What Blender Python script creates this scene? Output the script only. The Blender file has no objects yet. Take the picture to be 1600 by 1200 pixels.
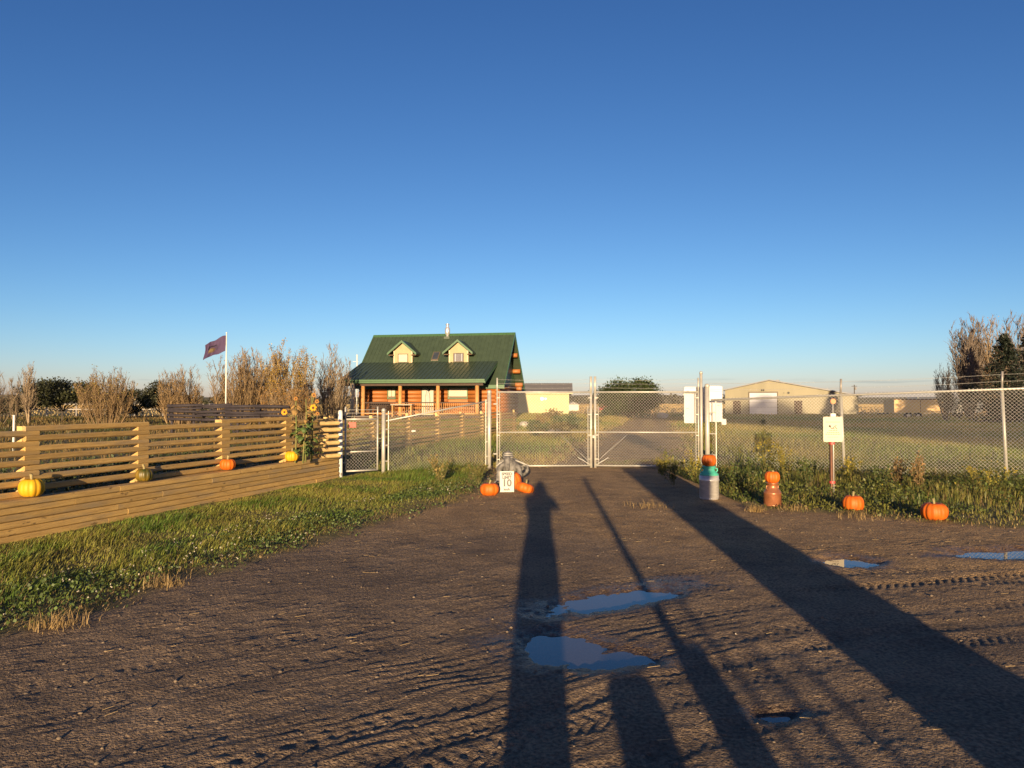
import bpy, bmesh, math, random
import numpy as np
from mathutils import Vector, Matrix
R = math.radians
sc = bpy.context.scene
col = sc.collection

# ------------------------------------------------------------------ camera, sky, sun, exposure
CAM_H = 1.6
cd = bpy.data.cameras.new('camera'); cam = bpy.data.objects.new('camera', cd); col.objects.link(cam)
cam.location = (0, 0, CAM_H); cam.rotation_euler = (R(90 + 1.45), 0, 0)
cd.sensor_width = 36; cd.lens = 24.95; cd.clip_end = 9000; cd.clip_start = 0.05
sc.camera = cam
SUN_EL, SUN_AZ = R(6.7), R(2.32)          # light travels along +Y turned 2.3 degrees to +X
w = bpy.data.worlds.new('World'); sc.world = w; w.use_nodes = True
nt = w.node_tree; nt.nodes.clear()
wo = nt.nodes.new('ShaderNodeOutputWorld'); bg = nt.nodes.new('ShaderNodeBackground')
sky = nt.nodes.new('ShaderNodeTexSky'); sky.sky_type = 'NISHITA'; sky.sun_disc = False
sky.sun_elevation = SUN_EL; sky.sun_rotation = math.pi + SUN_AZ
sky.altitude = 1200; sky.air_density = 0.8; sky.dust_density = 1.5; sky.ozone_density = 4.0
bg.inputs['Strength'].default_value = 0.10
# thin grey streaks of cloud low over the whole horizon
tc = nt.nodes.new('ShaderNodeTexCoord'); mp = nt.nodes.new('ShaderNodeMapping')
mp.inputs['Scale'].default_value = (5, 5, 90)
nz = nt.nodes.new('ShaderNodeTexNoise'); nz.inputs['Scale'].default_value = 1.6; nz.inputs['Detail'].default_value = 4
rp = nt.nodes.new('ShaderNodeValToRGB'); rp.color_ramp.elements[0].position = .60; rp.color_ramp.elements[1].position = .70
sx = nt.nodes.new('ShaderNodeSeparateXYZ')
bn = nt.nodes.new('ShaderNodeValToRGB'); ce = bn.color_ramp.elements
ce[0].position = .012; ce[0].color = (0, 0, 0, 1); ce[1].position = .02; ce[1].color = (1, 1, 1, 1)
e = ce.new(.026); e.color = (1, 1, 1, 1); e = ce.new(.034); e.color = (0, 0, 0, 1)
ml = nt.nodes.new('ShaderNodeMath'); ml.operation = 'MULTIPLY'
ml2 = nt.nodes.new('ShaderNodeMath'); ml2.operation = 'MULTIPLY'; ml2.inputs[1].default_value = .30
mx = nt.nodes.new('ShaderNodeMixRGB'); mx.inputs['Color2'].default_value = (.9, 1.15, 1.35, 1)
L = nt.links.new
L(tc.outputs['Generated'], mp.inputs['Vector']); L(mp.outputs[0], nz.inputs['Vector']); L(nz.outputs['Fac'], rp.inputs[0])
L(tc.outputs['Generated'], sx.inputs[0]); L(sx.outputs['Z'], bn.inputs[0])
L(rp.outputs[0], ml.inputs[0]); L(bn.outputs[0], ml.inputs[1]); L(ml.outputs[0], ml2.inputs[0]); L(ml2.outputs[0], mx.inputs['Fac'])
# the colour response of the sky: one even curve per channel over the whole dome
ssp = nt.nodes.new('ShaderNodeSeparateColor'); scb = nt.nodes.new('ShaderNodeCombineColor'); L(sky.outputs[0], ssp.inputs[0])
for i_, (lim, pw_, gain) in enumerate(((2.5, 1.55, 1.42), (3.5, 1.31, .75), (6.0, 1.06, .73))):
    m0 = nt.nodes.new('ShaderNodeMath'); m0.operation = 'MINIMUM'; m0.inputs[1].default_value = lim
    m1 = nt.nodes.new('ShaderNodeMath'); m1.operation = 'POWER'; m1.inputs[1].default_value = pw_
    m2 = nt.nodes.new('ShaderNodeMath'); m2.operation = 'MULTIPLY'; m2.inputs[1].default_value = gain
    L(ssp.outputs[i_], m0.inputs[0]); L(m0.outputs[0], m1.inputs[0]); L(m1.outputs[0], m2.inputs[0]); L(m2.outputs[0], scb.inputs[i_])
L(scb.outputs[0], mx.inputs['Color1']); L(mx.outputs[0], bg.inputs['Color']); L(bg.outputs[0], wo.inputs[0])
sd = bpy.data.lights.new('sun', 'SUN'); sd.energy = 5.0; sd.angle = R(.53); sd.color = (1, .74, .44)
sun = bpy.data.objects.new('sun', sd); col.objects.link(sun)
SDIR = Vector((math.sin(SUN_AZ) * math.cos(SUN_EL), math.cos(SUN_AZ) * math.cos(SUN_EL), -math.sin(SUN_EL)))
sun.rotation_euler = SDIR.to_track_quat('-Z', 'Y').to_euler()
sc.view_settings.view_transform = 'Standard'; sc.view_settings.look = 'None'
sc.view_settings.exposure = 1.15; sc.view_settings.gamma = 1
sc.render.engine = 'CYCLES'

F = 1109.0
def at(x, y, d):            # a sighting: where a point seen at (x, y) of the photo lies at distance d
    return Vector(((x - 800) / F * d, d, CAM_H + (628 - y) / F * d))
def gnd(x, y, z=0.0):
    d = (CAM_H - z) * F / (y - 628)
    return Vector(((x - 800) / F * d, d, z))
def behind(xp, l, z=0.0):   # xp metres right of the sun line through the viewpoint, l metres behind it
    c, s = math.cos(SUN_AZ), math.sin(SUN_AZ)
    return Vector((xp * c - l * s, -xp * s - l * c, z))

# ------------------------------------------------------------------ materials
MATS = {}
def mat(name, c1, c2=None, scale=6, rough=.8, bump=0, metal=0, stretch=(1, 1, 1), vary=0, spec=.5, detail=6, bscale=None, attr=None, transl=0, bdist=.01):
    if name in MATS: return MATS[name]
    m = bpy.data.materials.new(name); m.use_nodes = True
    n = m.node_tree.nodes; l = m.node_tree.links
    b = n['Principled BSDF']; b.inputs['Roughness'].default_value = rough; b.inputs['Metallic'].default_value = metal
    b.inputs['Specular IOR Level'].default_value = spec
    c2 = c2 or tuple(v * .8 for v in c1)
    t = n.new('ShaderNodeTexCoord'); g = n.new('ShaderNodeMapping'); g.inputs['Scale'].default_value = stretch
    l.new(t.outputs['Object'], g.inputs['Vector'])
    z = n.new('ShaderNodeTexNoise'); z.inputs['Scale'].default_value = scale; z.inputs['Detail'].default_value = detail
    l.new(g.outputs[0], z.inputs['Vector'])
    r = n.new('ShaderNodeValToRGB'); r.color_ramp.elements[0].position = .3; r.color_ramp.elements[1].position = .7
    r.color_ramp.elements[0].color = (*c1, 1); r.color_ramp.elements[1].color = (*c2, 1)
    l.new(z.outputs['Fac'], r.inputs[0]); out = r.outputs[0]
    if attr:
        a = n.new('ShaderNodeAttribute'); a.attribute_name = attr
        q = n.new('ShaderNodeMixRGB'); q.blend_type = 'MULTIPLY'; q.inputs['Fac'].default_value = 1
        l.new(a.outputs['Color'], q.inputs['Color1']); l.new(out, q.inputs['Color2']); out = q.outputs[0]
    if vary:
        o = n.new('ShaderNodeObjectInfo'); h = n.new('ShaderNodeHueSaturation')
        mr = n.new('ShaderNodeMapRange'); mr.inputs['To Min'].default_value = 1 - vary; mr.inputs['To Max'].default_value = 1 + vary
        l.new(o.outputs['Random'], mr.inputs['Value']); l.new(mr.outputs[0], h.inputs['Value']); l.new(out, h.inputs['Color']); out = h.outputs[0]
    l.new(out, b.inputs['Base Color'])
    if bump:
        z2 = n.new('ShaderNodeTexNoise'); z2.inputs['Scale'].default_value = bscale or scale * 4; z2.inputs['Detail'].default_value = 5
        l.new(g.outputs[0], z2.inputs['Vector'])
        u = n.new('ShaderNodeBump'); u.inputs['Strength'].default_value = bump; u.inputs['Distance'].default_value = bdist
        l.new(z2.outputs['Fac'], u.inputs['Height']); l.new(u.outputs[0], b.inputs['Normal'])
    if transl:
        tr = n.new('ShaderNodeBsdfTranslucent'); l.new(out, tr.inputs['Color'])
        ms = n.new('ShaderNodeMixShader'); ms.inputs[0].default_value = transl
        l.new(b.outputs[0], ms.inputs[1]); l.new(tr.outputs[0], ms.inputs[2]); l.new(ms.outputs[0], n['Material Output'].inputs['Surface'])
    MATS[name] = m; return m

WOOD = mat('timber', (.50, .325, .105), (.36, .225, .075), 9, .75, .35, stretch=(.35, 3, 3), vary=.16, bscale=30)
WOODV = mat('timber_post', (.43, .27, .085), (.33, .20, .07), 9, .75, .3, stretch=(3, 3, .35), vary=.12, bscale=30)
ENDWOOD = mat('pale_timber', (.54, .37, .14), (.42, .28, .11), 12, .8, .2, vary=.1)
def weather(m):
    n = m.node_tree.nodes; l = m.node_tree.links; b = n['Principled BSDF']; src = b.inputs['Base Color'].links[0].from_socket
    t = n.new('ShaderNodeTexCoord'); oi = n.new('ShaderNodeObjectInfo'); va = n.new('ShaderNodeVectorMath'); va.operation = 'ADD'
    sc_ = n.new('ShaderNodeVectorMath'); sc_.operation = 'SCALE'; sc_.inputs['Scale'].default_value = 37; l.new(oi.outputs['Random'], sc_.inputs[0])
    l.new(t.outputs['Object'], va.inputs[0]); l.new(sc_.outputs[0], va.inputs[1])
    def patch(scale, stretch, lo, hi, colr, fac):
        nonlocal src
        g = n.new('ShaderNodeMapping'); g.inputs['Scale'].default_value = stretch; l.new(va.outputs[0], g.inputs[0])
        z = n.new('ShaderNodeTexNoise'); z.inputs['Scale'].default_value = scale; z.inputs['Detail'].default_value = 4; l.new(g.outputs[0], z.inputs['Vector'])
        mr = n.new('ShaderNodeMapRange'); mr.inputs['From Min'].default_value = lo; mr.inputs['From Max'].default_value = hi; mr.inputs['To Max'].default_value = fac; l.new(z.outputs['Fac'], mr.inputs[0])
        q = n.new('ShaderNodeMixRGB'); q.inputs[2].default_value = (*colr, 1); l.new(mr.outputs[0], q.inputs[0]); l.new(src, q.inputs[1]); src = q.outputs[0]
    patch(2.2, (.6, 3, 3), .50, .68, (.26, .20, .12), .75); patch(9, (.8, 2, 2), .66, .72, (.10, .06, .025), .8); patch(60, (.06, 3, 3), .52, .7, (.20, .12, .04), .5)
    l.new(src, b.inputs['Base Color'])
weather(WOOD)
GALV = mat('galvanised_steel', (.44, .425, .37), (.36, .345, .30), 14, .42, .05, metal=.25)
GALVD = mat('weathered_steel', (.30, .28, .25), (.22, .20, .18), 14, .5, .05, metal=.3)
WIRE = mat('galvanised_wire', (.52, .50, .45), (.42, .40, .36), 5, .5, 0, metal=.2)
WHITE = mat('white_paint', (.60, .585, .54), (.54, .53, .49), 3, .5)
BLACK = mat('black_paint', (.012, .012, .013), None, 5, .5)
ORANGE = mat('pumpkin_orange', (.56, .125, .010), (.38, .075, .006), 9, .55, .25, vary=.14, bscale=40, spec=.3)
YELLOW = mat('pumpkin_yellow', (.60, .35, .014), (.47, .24, .010), 8, .55, .25, bscale=40, spec=.3)
GREENP = mat('pumpkin_green', (.020, .036, .007), (.20, .12, .012), 11, .45, .12, stretch=(1, 1, .5), bscale=40)
STEM = mat('pumpkin_stem', (.30, .24, .11), (.2, .17, .07), 20, .85, .3)
ALUM = mat('aluminium', (.58, .56, .52), (.42, .40, .37), 9, .36, .2, metal=.45, stretch=(1, 1, 3), bscale=16)
TEAL = mat('teal_paint', (.07, .42, .30), (.06, .36, .25), 8, .5, .1)
COPPER = mat('copper', (.46, .18, .075), (.26, .095, .045), 9, .36, .3, metal=.5, bscale=18)
ROOFG = mat('green_metal_roof', (.047, .069, .041), (.037, .055, .033), 2.2, .42, .08)
TRIMG = mat('green_trim', (.055, .125, .052), (.045, .10, .043), 4, .45)
LOGW = mat('orange_log', (.37, .135, .028), (.24, .08, .018), 5, .6, .3, stretch=(.3, 4, 4), vary=.14)
LOGP = mat('log_post', (.50, .26, .09), (.36, .17, .05), 7, .65, .3, stretch=(4, 4, .4), vary=.1)
CREAM = mat('cream_siding', (.37, .29, .155), (.32, .25, .135), 3, .75, .1)
DOORM = mat('cream_door', (.42, .42, .32), (.38, .38, .29), 3, .5)
BLIND = mat('window_blind', (.50, .47, .33), (.45, .42, .29), 1.5, .25, stretch=(1, 1, 12))
GLASS = mat('dark_glass', (.05, .06, .07), (.035, .04, .05), 2, .05, spec=.9)
FRAME = mat('brown_frame', (.11, .085, .05), None, 5, .55)
DARKW = mat('dark_wood', (.06, .035, .022), (.04, .025, .018), 8, .75, .2)
SHINY = mat('stainless_pipe', (.8, .79, .76), None, 4, .3, metal=.7)
SOFFIT = mat('soffit', (.10, .06, .03), None, 4, .8)
BARK = mat('grey_bark', (.31, .235, .145), (.19, .14, .09), 5, .9, .2, vary=.18)
BARKR = mat('red_twigs', (.31, .21, .10), (.185, .125, .065), 5, .9, 0, vary=.12)
GREYB = mat('shaded_grey_bark', (.20, .155, .115), (.12, .095, .075), 5, .9, 0, vary=.1)  # greyer bark, darkened further to carry the shade over the right hand grove
DBARK = mat('dark_bark', (.075, .058, .042), (.05, .04, .03), 6, .9, .3)
LEAF = mat('leaf_colour', (1, 1, 1), (.78, .78, .78), 3, .6, attr='Col', transl=.28)
GRASSM = mat('grass_blade', (1, 1, 1), (.75, .75, .75), 2, .55, attr='Col', transl=.22)
STONE = mat('pebble', (.20, .15, .10), (.11, .085, .06), 25, .85, .2)
SHOPW = mat('shop_siding', (.24, .213, .135), (.195, .175, .11), .8, .6, .05, stretch=(1, 1, .2))
SHOPR = mat('shop_roof', (.20, .20, .205), (.16, .16, .165), .6, .5)
DOORW = mat('overhead_door', (.48, .48, .50), (.43, .43, .46), 1, .5)
RUST = mat('rusty_steel', (.17, .075, .04), (.10, .045, .028), 12, .8, .2)
GREYST = mat('statue_stone', (.21, .20, .185), (.055, .052, .05), 13, .8, .5, bscale=22)
RED = mat('red_paint', (.42, .06, .05), None, 5, .5)
FADED = mat('faded_red', (.46, .15, .11), (.40, .12, .09), 12, .6)
PURPLE = None
REFL = mat('orange_reflector', (.70, .26, .12), None, 5, .35)
SIGNW = mat('cream_sign', (.52, .45, .33), (.48, .42, .31), 4, .5)
TAN = mat('tan_box', (.52, .34, .14), (.47, .30, .12), 1.2, .6)
RUBBER = mat('rubber', (.015, .015, .016), None, 6, .8)
CLOTH = mat('jacket', (.06, .07, .09), None, 20, .9)

# ------------------------------------------------------------------ mesh helpers
def tag(o, label=None, cat=None, group=None, kind=None):
    if label: o['label'] = label
    if cat: o['category'] = cat
    if group: o['group'] = group
    if kind: o['kind'] = kind
    return o
def empty(name, loc=(0, 0, 0), rz=0.0, label=None, cat=None, group=None):
    o = bpy.data.objects.new(name, None); col.objects.link(o)
    o.location = loc; o.rotation_euler = (0, 0, rz); o.empty_display_size = .1
    return tag(o, label, cat, group)
def link(name, me, m, parent=None, smooth=False):
    o = bpy.data.objects.new(name, me); col.objects.link(o)
    if m and not me.materials: me.materials.append(m)
    if parent: o.parent = parent
    if smooth and len(me.polygons): me.polygons.foreach_set('use_smooth', np.ones(len(me.polygons), bool))
    return o
class MB:
    def __init__(s): s.v = []; s.f = []
    def add(s, vs, fs):
        o = len(s.v); s.v += [tuple(v) for v in vs]; s.f += [tuple(i + o for i in f) for f in fs]; return s
    def box(s, x0, x1, y0, y1, z0, z1):
        return s.add([(x0, y0, z0), (x1, y0, z0), (x1, y1, z0), (x0, y1, z0), (x0, y0, z1), (x1, y0, z1), (x1, y1, z1), (x0, y1, z1)],
                     [(3, 2, 1, 0), (4, 5, 6, 7), (0, 1, 5, 4), (1, 2, 6, 5), (2, 3, 7, 6), (3, 0, 4, 7)])
    def bevbox(s, x0, x1, y0, y1, z0, z1, b):      # box with its four long edges (along x) chamfered
        p = [(y0 + b, z0), (y1 - b, z0), (y1, z0 + b), (y1, z1 - b), (y1 - b, z1), (y0 + b, z1), (y0, z1 - b), (y0, z0 + b)]
        vs = [(x0, y, z) for y, z in p] + [(x1, y, z) for y, z in p]
        fs = [(i, i + 8, (i + 1) % 8 + 8, (i + 1) % 8) for i in range(8)] + [tuple(range(8)), tuple(range(15, 7, -1))]
        return s.add(vs, fs)
    def tube(s, pts, r, n=8, cap=True):
        pts = [Vector(p) for p in pts]; rs = r if isinstance(r, (list, tuple)) else [r] * len(pts)
        vs = []
        for i, p in enumerate(pts):
            t = (pts[min(i + 1, len(pts) - 1)] - pts[max(i - 1, 0)]).normalized()
            a = Vector((1, 0, 0)) if abs(t.x) < .9 else Vector((0, 1, 0))
            u = t.cross(a).normalized(); q = t.cross(u)
            for k in range(n):
                g = 2 * math.pi * k / n; vs.append(p + (u * math.cos(g) + q * math.sin(g)) * rs[i])
        fs = [(i * n + k, (i + 1) * n + k, (i + 1) * n + (k + 1) % n, i * n + (k + 1) % n) for i in range(len(pts) - 1) for k in range(n)]
        if cap: fs += [tuple(range(n)), tuple(range(len(vs) - 1, len(vs) - n - 1, -1))]
        return s.add(vs, fs)
    def lathe(s, prof, n=24, c=(0, 0, 0)):
        vs = [(c[0] + r * math.cos(2 * math.pi * k / n), c[1] + r * math.sin(2 * math.pi * k / n), c[2] + z) for r, z in prof for k in range(n)]
        fs = [(i * n + k, i * n + (k + 1) % n, (i + 1) * n + (k + 1) % n, (i + 1) * n + k) for i in range(len(prof) - 1) for k in range(n)]
        fs += [tuple(range(n - 1, -1, -1)), tuple(range((len(prof) - 1) * n, len(prof) * n))]
        return s.add(vs, fs)
    def prism(s, poly, a, b, axis='y'):            # polygon of (u, v) pushed from a to b along the axis
        n = len(poly)
        if axis == 'y': vs = [(u, a, v) for u, v in poly] + [(u, b, v) for u, v in poly]
        elif axis == 'x': vs = [(a, u, v) for u, v in poly] + [(b, u, v) for u, v in poly]
        else: vs = [(u, v, a) for u, v in poly] + [(u, v, b) for u, v in poly]
        fs = [(i, (i + 1) % n, (i + 1) % n + n, i + n) for i in range(n)] + [tuple(range(n - 1, -1, -1)), tuple(range(n, 2 * n))]
        return s.add(vs, fs)
    def mesh(s, name):
        me = bpy.data.meshes.new(name); me.from_pydata(s.v, [], s.f)
        bm = bmesh.new(); bm.from_mesh(me); bmesh.ops.recalc_face_normals(bm, faces=bm.faces); bm.to_mesh(me); bm.free()
        return me
    def build(s, name, m, parent=None, smooth=False): return link(name, s.mesh(name), m, parent, smooth)
def npmesh(name, V, Fc, colr=None):
    V = np.asarray(V, np.float32).reshape(-1, 3); Fc = np.asarray(Fc, np.int32); k = Fc.shape[1]
    me = bpy.data.meshes.new(name); me.vertices.add(len(V)); me.vertices.foreach_set('co', V.ravel())
    me.loops.add(Fc.size); me.loops.foreach_set('vertex_index', Fc.ravel())
    me.polygons.add(len(Fc)); me.polygons.foreach_set('loop_start', np.arange(0, Fc.size, k, dtype=np.int32))
    me.polygons.foreach_set('loop_total', np.full(len(Fc), k, np.int32)); me.update(calc_edges=True)
    if colr is not None:
        a = me.color_attributes.new('Col', 'FLOAT_COLOR', 'POINT')
        a.data.foreach_set('color', (np.concatenate([colr, np.ones((len(colr), 1))], 1) if colr.shape[1] == 3 else colr).astype(np.float32).ravel())
    return me
def segs_mesh(name, S):      # tapered three-sided sticks from rows (x0 y0 z0 x1 y1 z1 r0 r1)
    S = np.asarray(S, float); a, b = S[:, :3], S[:, 3:6]; t = b - a; t /= np.linalg.norm(t, axis=1)[:, None] + 1e-9
    h = np.where(np.abs(t[:, 2:3]) < .9, [[0, 0, 1.]], [[1., 0, 0]]); u = np.cross(t, h); u /= np.linalg.norm(u, axis=1)[:, None] + 1e-9
    q = np.cross(t, u); V = []
    for P, r in ((a, S[:, 6:7]), (b, S[:, 7:8])):
        for g in (0, 2.094, 4.189): V.append(P + (u * math.cos(g) + q * math.sin(g)) * r)
    V = np.stack(V, 1); n = len(S); o = np.arange(n)[:, None] * 6
    Fc = np.concatenate([o + np.array([[k, (k + 1) % 3, (k + 1) % 3 + 3, k + 3]]) for k in range(3)], 0)
    return npmesh(name, V.reshape(-1, 3), Fc)
def cards(P, size, rng, colr, up=.3, asp=.6):    # leaf-shaped diamonds with random tilt; P (n,3), size scalar or (n,), colr (n,3)
    n = len(P); d = rng.normal(size=(n, 3)); d /= np.linalg.norm(d, axis=1)[:, None]
    e = rng.normal(size=(n, 3)); e[:, 2] *= up; e -= d * (e * d).sum(1)[:, None]; e /= np.linalg.norm(e, axis=1)[:, None] + 1e-9
    s = (np.ones(n) * size * rng.uniform(.6, 1.3, n))[:, None]
    V = np.stack([P - d * s * .5, P + e * s * asp * .5, P + d * s * .5, P - e * s * asp * .5], 1)
    return V.reshape(-1, 3), np.arange(n * 4).reshape(n, 4), np.repeat(colr, 4, 0)
def blades(P, H, W, rng, colr, lean=.5, bias=(0, 0)):
    n = len(P); a = rng.uniform(0, 2 * math.pi, n); hd = np.stack([np.cos(a), np.sin(a), np.zeros(n)], 1)
    sd_ = np.stack([-np.sin(a), np.cos(a), np.zeros(n)], 1); ln = rng.uniform(.1, 1, n)[:, None] * lean * H[:, None]
    bv = np.array([bias[0], bias[1], 0.])[None] * H[:, None]
    up = np.array([[0, 0, 1.]]) * H[:, None]; w2 = (W / 2)[:, None]
    m = P + up * .6 + hd * ln * .35 + bv * .4; t = P + up * (1 - .25 * rng.uniform(0, 1, (n, 1))) + hd * ln + bv
    V = np.stack([P - sd_ * w2, P + sd_ * w2, m - sd_ * w2 * .75, m + sd_ * w2 * .75, t], 1).reshape(-1, 3)
    o = np.arange(n)[:, None] * 5
    Fc = np.concatenate([o + np.array([[0, 1, 3]]), o + np.array([[0, 3, 2]]), o + np.array([[2, 3, 4]])], 0)
    return V, Fc, np.repeat(colr, 5, 0)
def join(parts):
    V, Fc, C, o = [], [], [], 0
    for v, f, c in parts: V.append(v); Fc.append(f + o); C.append(c); o += len(v)
    return np.concatenate(V), np.concatenate(Fc), np.concatenate(C)

# ------------------------------------------------------------------ noise and terrain
def vnoise(x, y, seed=0):
    xi = np.floor(x).astype(np.int64); yi = np.floor(y).astype(np.int64); xf = x - xi; yf = y - yi
    def hsh(i, j):
        n = (i * 374761393 + j * 668265263 + seed * 1274126177) & 0xffffffff
        n = ((n ^ (n >> 13)) * 1274126177) & 0xffffffff
        return ((n ^ (n >> 16)) & 0xffff) / 65535.0
    u = xf * xf * (3 - 2 * xf); v = yf * yf * (3 - 2 * yf)
    return (hsh(xi, yi) * (1 - u) + hsh(xi + 1, yi) * u) * (1 - v) + (hsh(xi, yi + 1) * (1 - u) + hsh(xi + 1, yi + 1) * u) * v
def fbm(x, y, oct=4, seed=0):
    s = 0; a = .5
    for i in range(oct): s = s + a * (vnoise(x, y, seed + i) - .5) * 2; x = x * 2.03; y = y * 2.03; a *= .5
    return s
def sst(a, b, v): t = np.clip((v - a) / (b - a), 0, 1); return t * t * (3 - 2 * t)
W0 = Vector((-5.71, 7.92, 0)); W1 = Vector((-3.6, 14.8, 0)); WD = (W1 - W0).normalized()
WN = Vector((-WD.y, WD.x, 0))                                   # to the left of the wall
LEDGE = [gnd(*p) for p in ((-400, 1120), (0, 1003), (130, 962), (300, 905), (450, 866), (600, 815), (730, 781), (764, 755))] + [Vector((-.45, 17.2, 0))]
REDGE = [Vector((3.6, 17.0, 0))] + [gnd(*p) for p in ((1046, 752), (1095, 783), (1190, 797), (1300, 803), (1460, 817), (1600, 826), (1800, 835))] + [Vector((40, 8, 0))]
def verge_left(x, y):        # > 0 on the grass left of the gravel, metres
    return np.interp(y, [p.y for p in LEDGE], [p.x for p in LEDGE]) - x
def verge_right(x, y):       # > 0 among the weeds to the right
    ys = np.interp(x, [p.x for p in REDGE], [p.y for p in REDGE])
    return np.where(x > 2.2, y - ys, -5.)
PUD = [(.90, 5.86, .70, .215, .56, 0), (.30, 4.74, .30, .27, .1, 0), (3.41, 7.2, .235, .25, .1, 0), (5.35, 7.58, .62, .21, .12, 0), (1.36, 3.70, .20, .10, .1, 1), (.60, 4.52, .40, .20, .25, 1)]
def puddle(x, y):
    best = np.full(x.shape, 9.)
    nx = fbm(x * 3.2, y * 3.2, 3, 71) * .55 + fbm(x * 11, y * 11, 3, 75) * .34
    for cx, cy, a, b, g, sh in PUD:
        dx, dy = x - cx, y - cy; u = dx * math.cos(g) + dy * math.sin(g); v = -dx * math.sin(g) + dy * math.cos(g)
        best = np.minimum(best, np.sqrt((u / a) ** 2 + (v / b) ** 2) + nx + sh * .42)
    return best
WATER = -.030
def height(x, y, fine=True):
    s = (x - W0.x) * WN.x + (y - W0.y) * WN.y                       # distance left of the wall face
    al = (x - W0.x) * WD.x + (y - W0.y) * WD.y
    yard = .42 * sst(.10, .16, s) * (1 - sst(16.5, 19, y)) * (al < 7.15)
    z = np.maximum(yard, .18 * sst(17, 24, y) * sst(3, -3, x) + .12 * sst(24, 50, y))
    z = z + .10 * fbm(x * .06, y * .06, 3, 5) * sst(20, 45, y) + 1.0 * fbm(x * .006, y * .006, 3, 9) * sst(110, 400, y)
    vl = verge_left(x, y); vr = verge_right(x, y)
    green = np.maximum(sst(-.05, .5, vl) * (y < 17.3), sst(0, .5, vr)) * (s < .1)
    z = z + green * (.018 + .03 * fbm(x * 2.2, y * 2.2, 3, 21))
    z = z + .012 * fbm(x * .55, y * .55, 3, 31)
    if fine:
        g = (1 - green) * (s < .1) * sst(24, 17, y)
        v = y - (.56 * x - .028 * x * x + .10 * np.sin(x * .9)); wv = .05 * fbm(x * 1.1, y * 1.1, 2, 41)
        d = np.zeros_like(x)
        for v0, wd, dep, per, amp in ((3.35, .13, .016, .085, .007), (3.62, .11, .020, .07, .006), (3.98, .10, .012, .10, .008), (4.55, .12, .016, .09, .008), (1.9, .13, .010, .075, .005),
                                      (2.5, .12, .016, .08, .006), (2.86, .10, .020, .08, .007), (5.2, .13, .009, .09, .005), (5.75, .12, .007, .08, .006), (1.2, .12, .012, .09, .006), (.6, .12, .012, .09, .006), (.0, .12, .010, .08, .006)):
            q = v - v0 + wv; pr = np.exp(-(q / wd) ** 4); edge = np.exp(-((np.abs(q) - wd * 1.25) / .035) ** 2)
            fade = .35 + .65 * sst(.35, .6, vnoise(x * .45 + v0, y * .45, 50 + int(v0 * 10)))
            d = d - .42 * dep * np.exp(-(q / (wd * 1.5)) ** 2) * (.4 + .6 * fade) - .12 * dep * pr * fade + dep * .16 * edge * fade * (.3 + 1.2 * vnoise(x * 6, y * 6, 97)) + .40 * amp * pr * fade * (.3 + 1.3 * vnoise(x * 2.5, y * 2.5, 99)) * np.sin(2 * math.pi * ((x * 1.12) / per + np.abs(q) * 7 + .35 * fbm(x * 3, y * 3, 2, 98)))
        q = y - (5.35 + .30 * x - .005 * x * x) + .4 * wv; pr = np.exp(-(q / .10) ** 4) * sst(2.0, 2.6, x)      # deep lugged track on the right
        d = d - .006 * pr + .0075 * pr * np.sin(2 * math.pi * (x / .085 + np.abs(q) * 7))
        q = y - (6.35 + .12 * x) + wv; d = d - .005 * np.exp(-(q / .12) ** 4) * sst(2.4, 3, x) * (1 - .8 * np.sin(x * 72 + q * 30))
        for x0, cv in ((.75, .012), (2.35, .012), (1.2, -.01), (2.9, -.01)):                                    # faint ruts through the gate
            q = x - (x0 + cv * (y - 13) ** 2) + wv; d = d - .012 * np.exp(-(q / .14) ** 4) * sst(6.5, 9, y)
        rip = np.sin((v + .22 * fbm(x * .8, y * 3, 3, 61)) * (44 + 14 * vnoise(x * .1, v * .8, 65))) * .0030 * sst(.42, .75, vnoise(x * .30, v * 1.3, 63)) * (.25 + 1.1 * vnoise(x * 3, y * 5, 67)) * (.45 + .55 * sst(-1.5, .5, x))
        clod = .006 * fbm(x * 4, y * 4, 2, 81) + (.0065 * np.abs(fbm(x * 13, y * 13, 2, 91)) + .0080 * np.maximum(fbm(x * 13 + .3 * y, v * 29, 2, 95), 0)) * (.35 + 1.1 * vnoise(x * .8, y * .8, 93))
        z = z + g * (d + rip + clod)
        p = puddle(x, y); near = p < 2.2
        z = np.where((z < WATER + .012) & (p > 1.02) & (y < 17) & (s < .1), WATER + .012 + (z - WATER - .012) * .12, z)
        z = np.where(near, z * sst(.9, 1.7, p) + (1 - sst(.9, 1.7, p)) * (WATER + .012 + .75 * z), z) - .030 * sst(1.30, .45, p)
    return z
def axis(core0, core1, step, lo, hi, ratio=1.13, steps=None):
    c = list(np.arange(core0, core1, step)) if steps is None else steps
    s = c[-1] - c[-2]; v = c[-1]
    while v < hi: s *= ratio; v += s; c.append(v)
    s = c[1] - c[0]; v = c[0]; pre = []
    while v > lo: s *= ratio; v -= s; pre.append(v)
    return np.array(pre[::-1] + c)
ys, v, st = [], 2.7, .0105
while v < 19: ys.append(v); v += st; st = min(st * 1.0036, .07)
gx = axis(-4.6, 6.2, .0145, -3500, 3500, 1.07); gy = axis(0, 0, 0, -300, 6000, 1.07, ys)
X, Y = np.meshgrid(gx, gy); Z = height(X, Y)
nx_, ny_ = len(gx), len(gy)
i = np.arange(ny_ - 1)[:, None] * nx_ + np.arange(nx_ - 1)[None]
Fq = np.stack([i, i + 1, i + nx_ + 1, i + nx_], -1).reshape(-1, 4)
s_ = (X - W0.x) * WN.x + (Y - W0.y) * WN.y
edge = .22 * fbm(X * 2.3, Y * 2.3, 3, 101)
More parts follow.
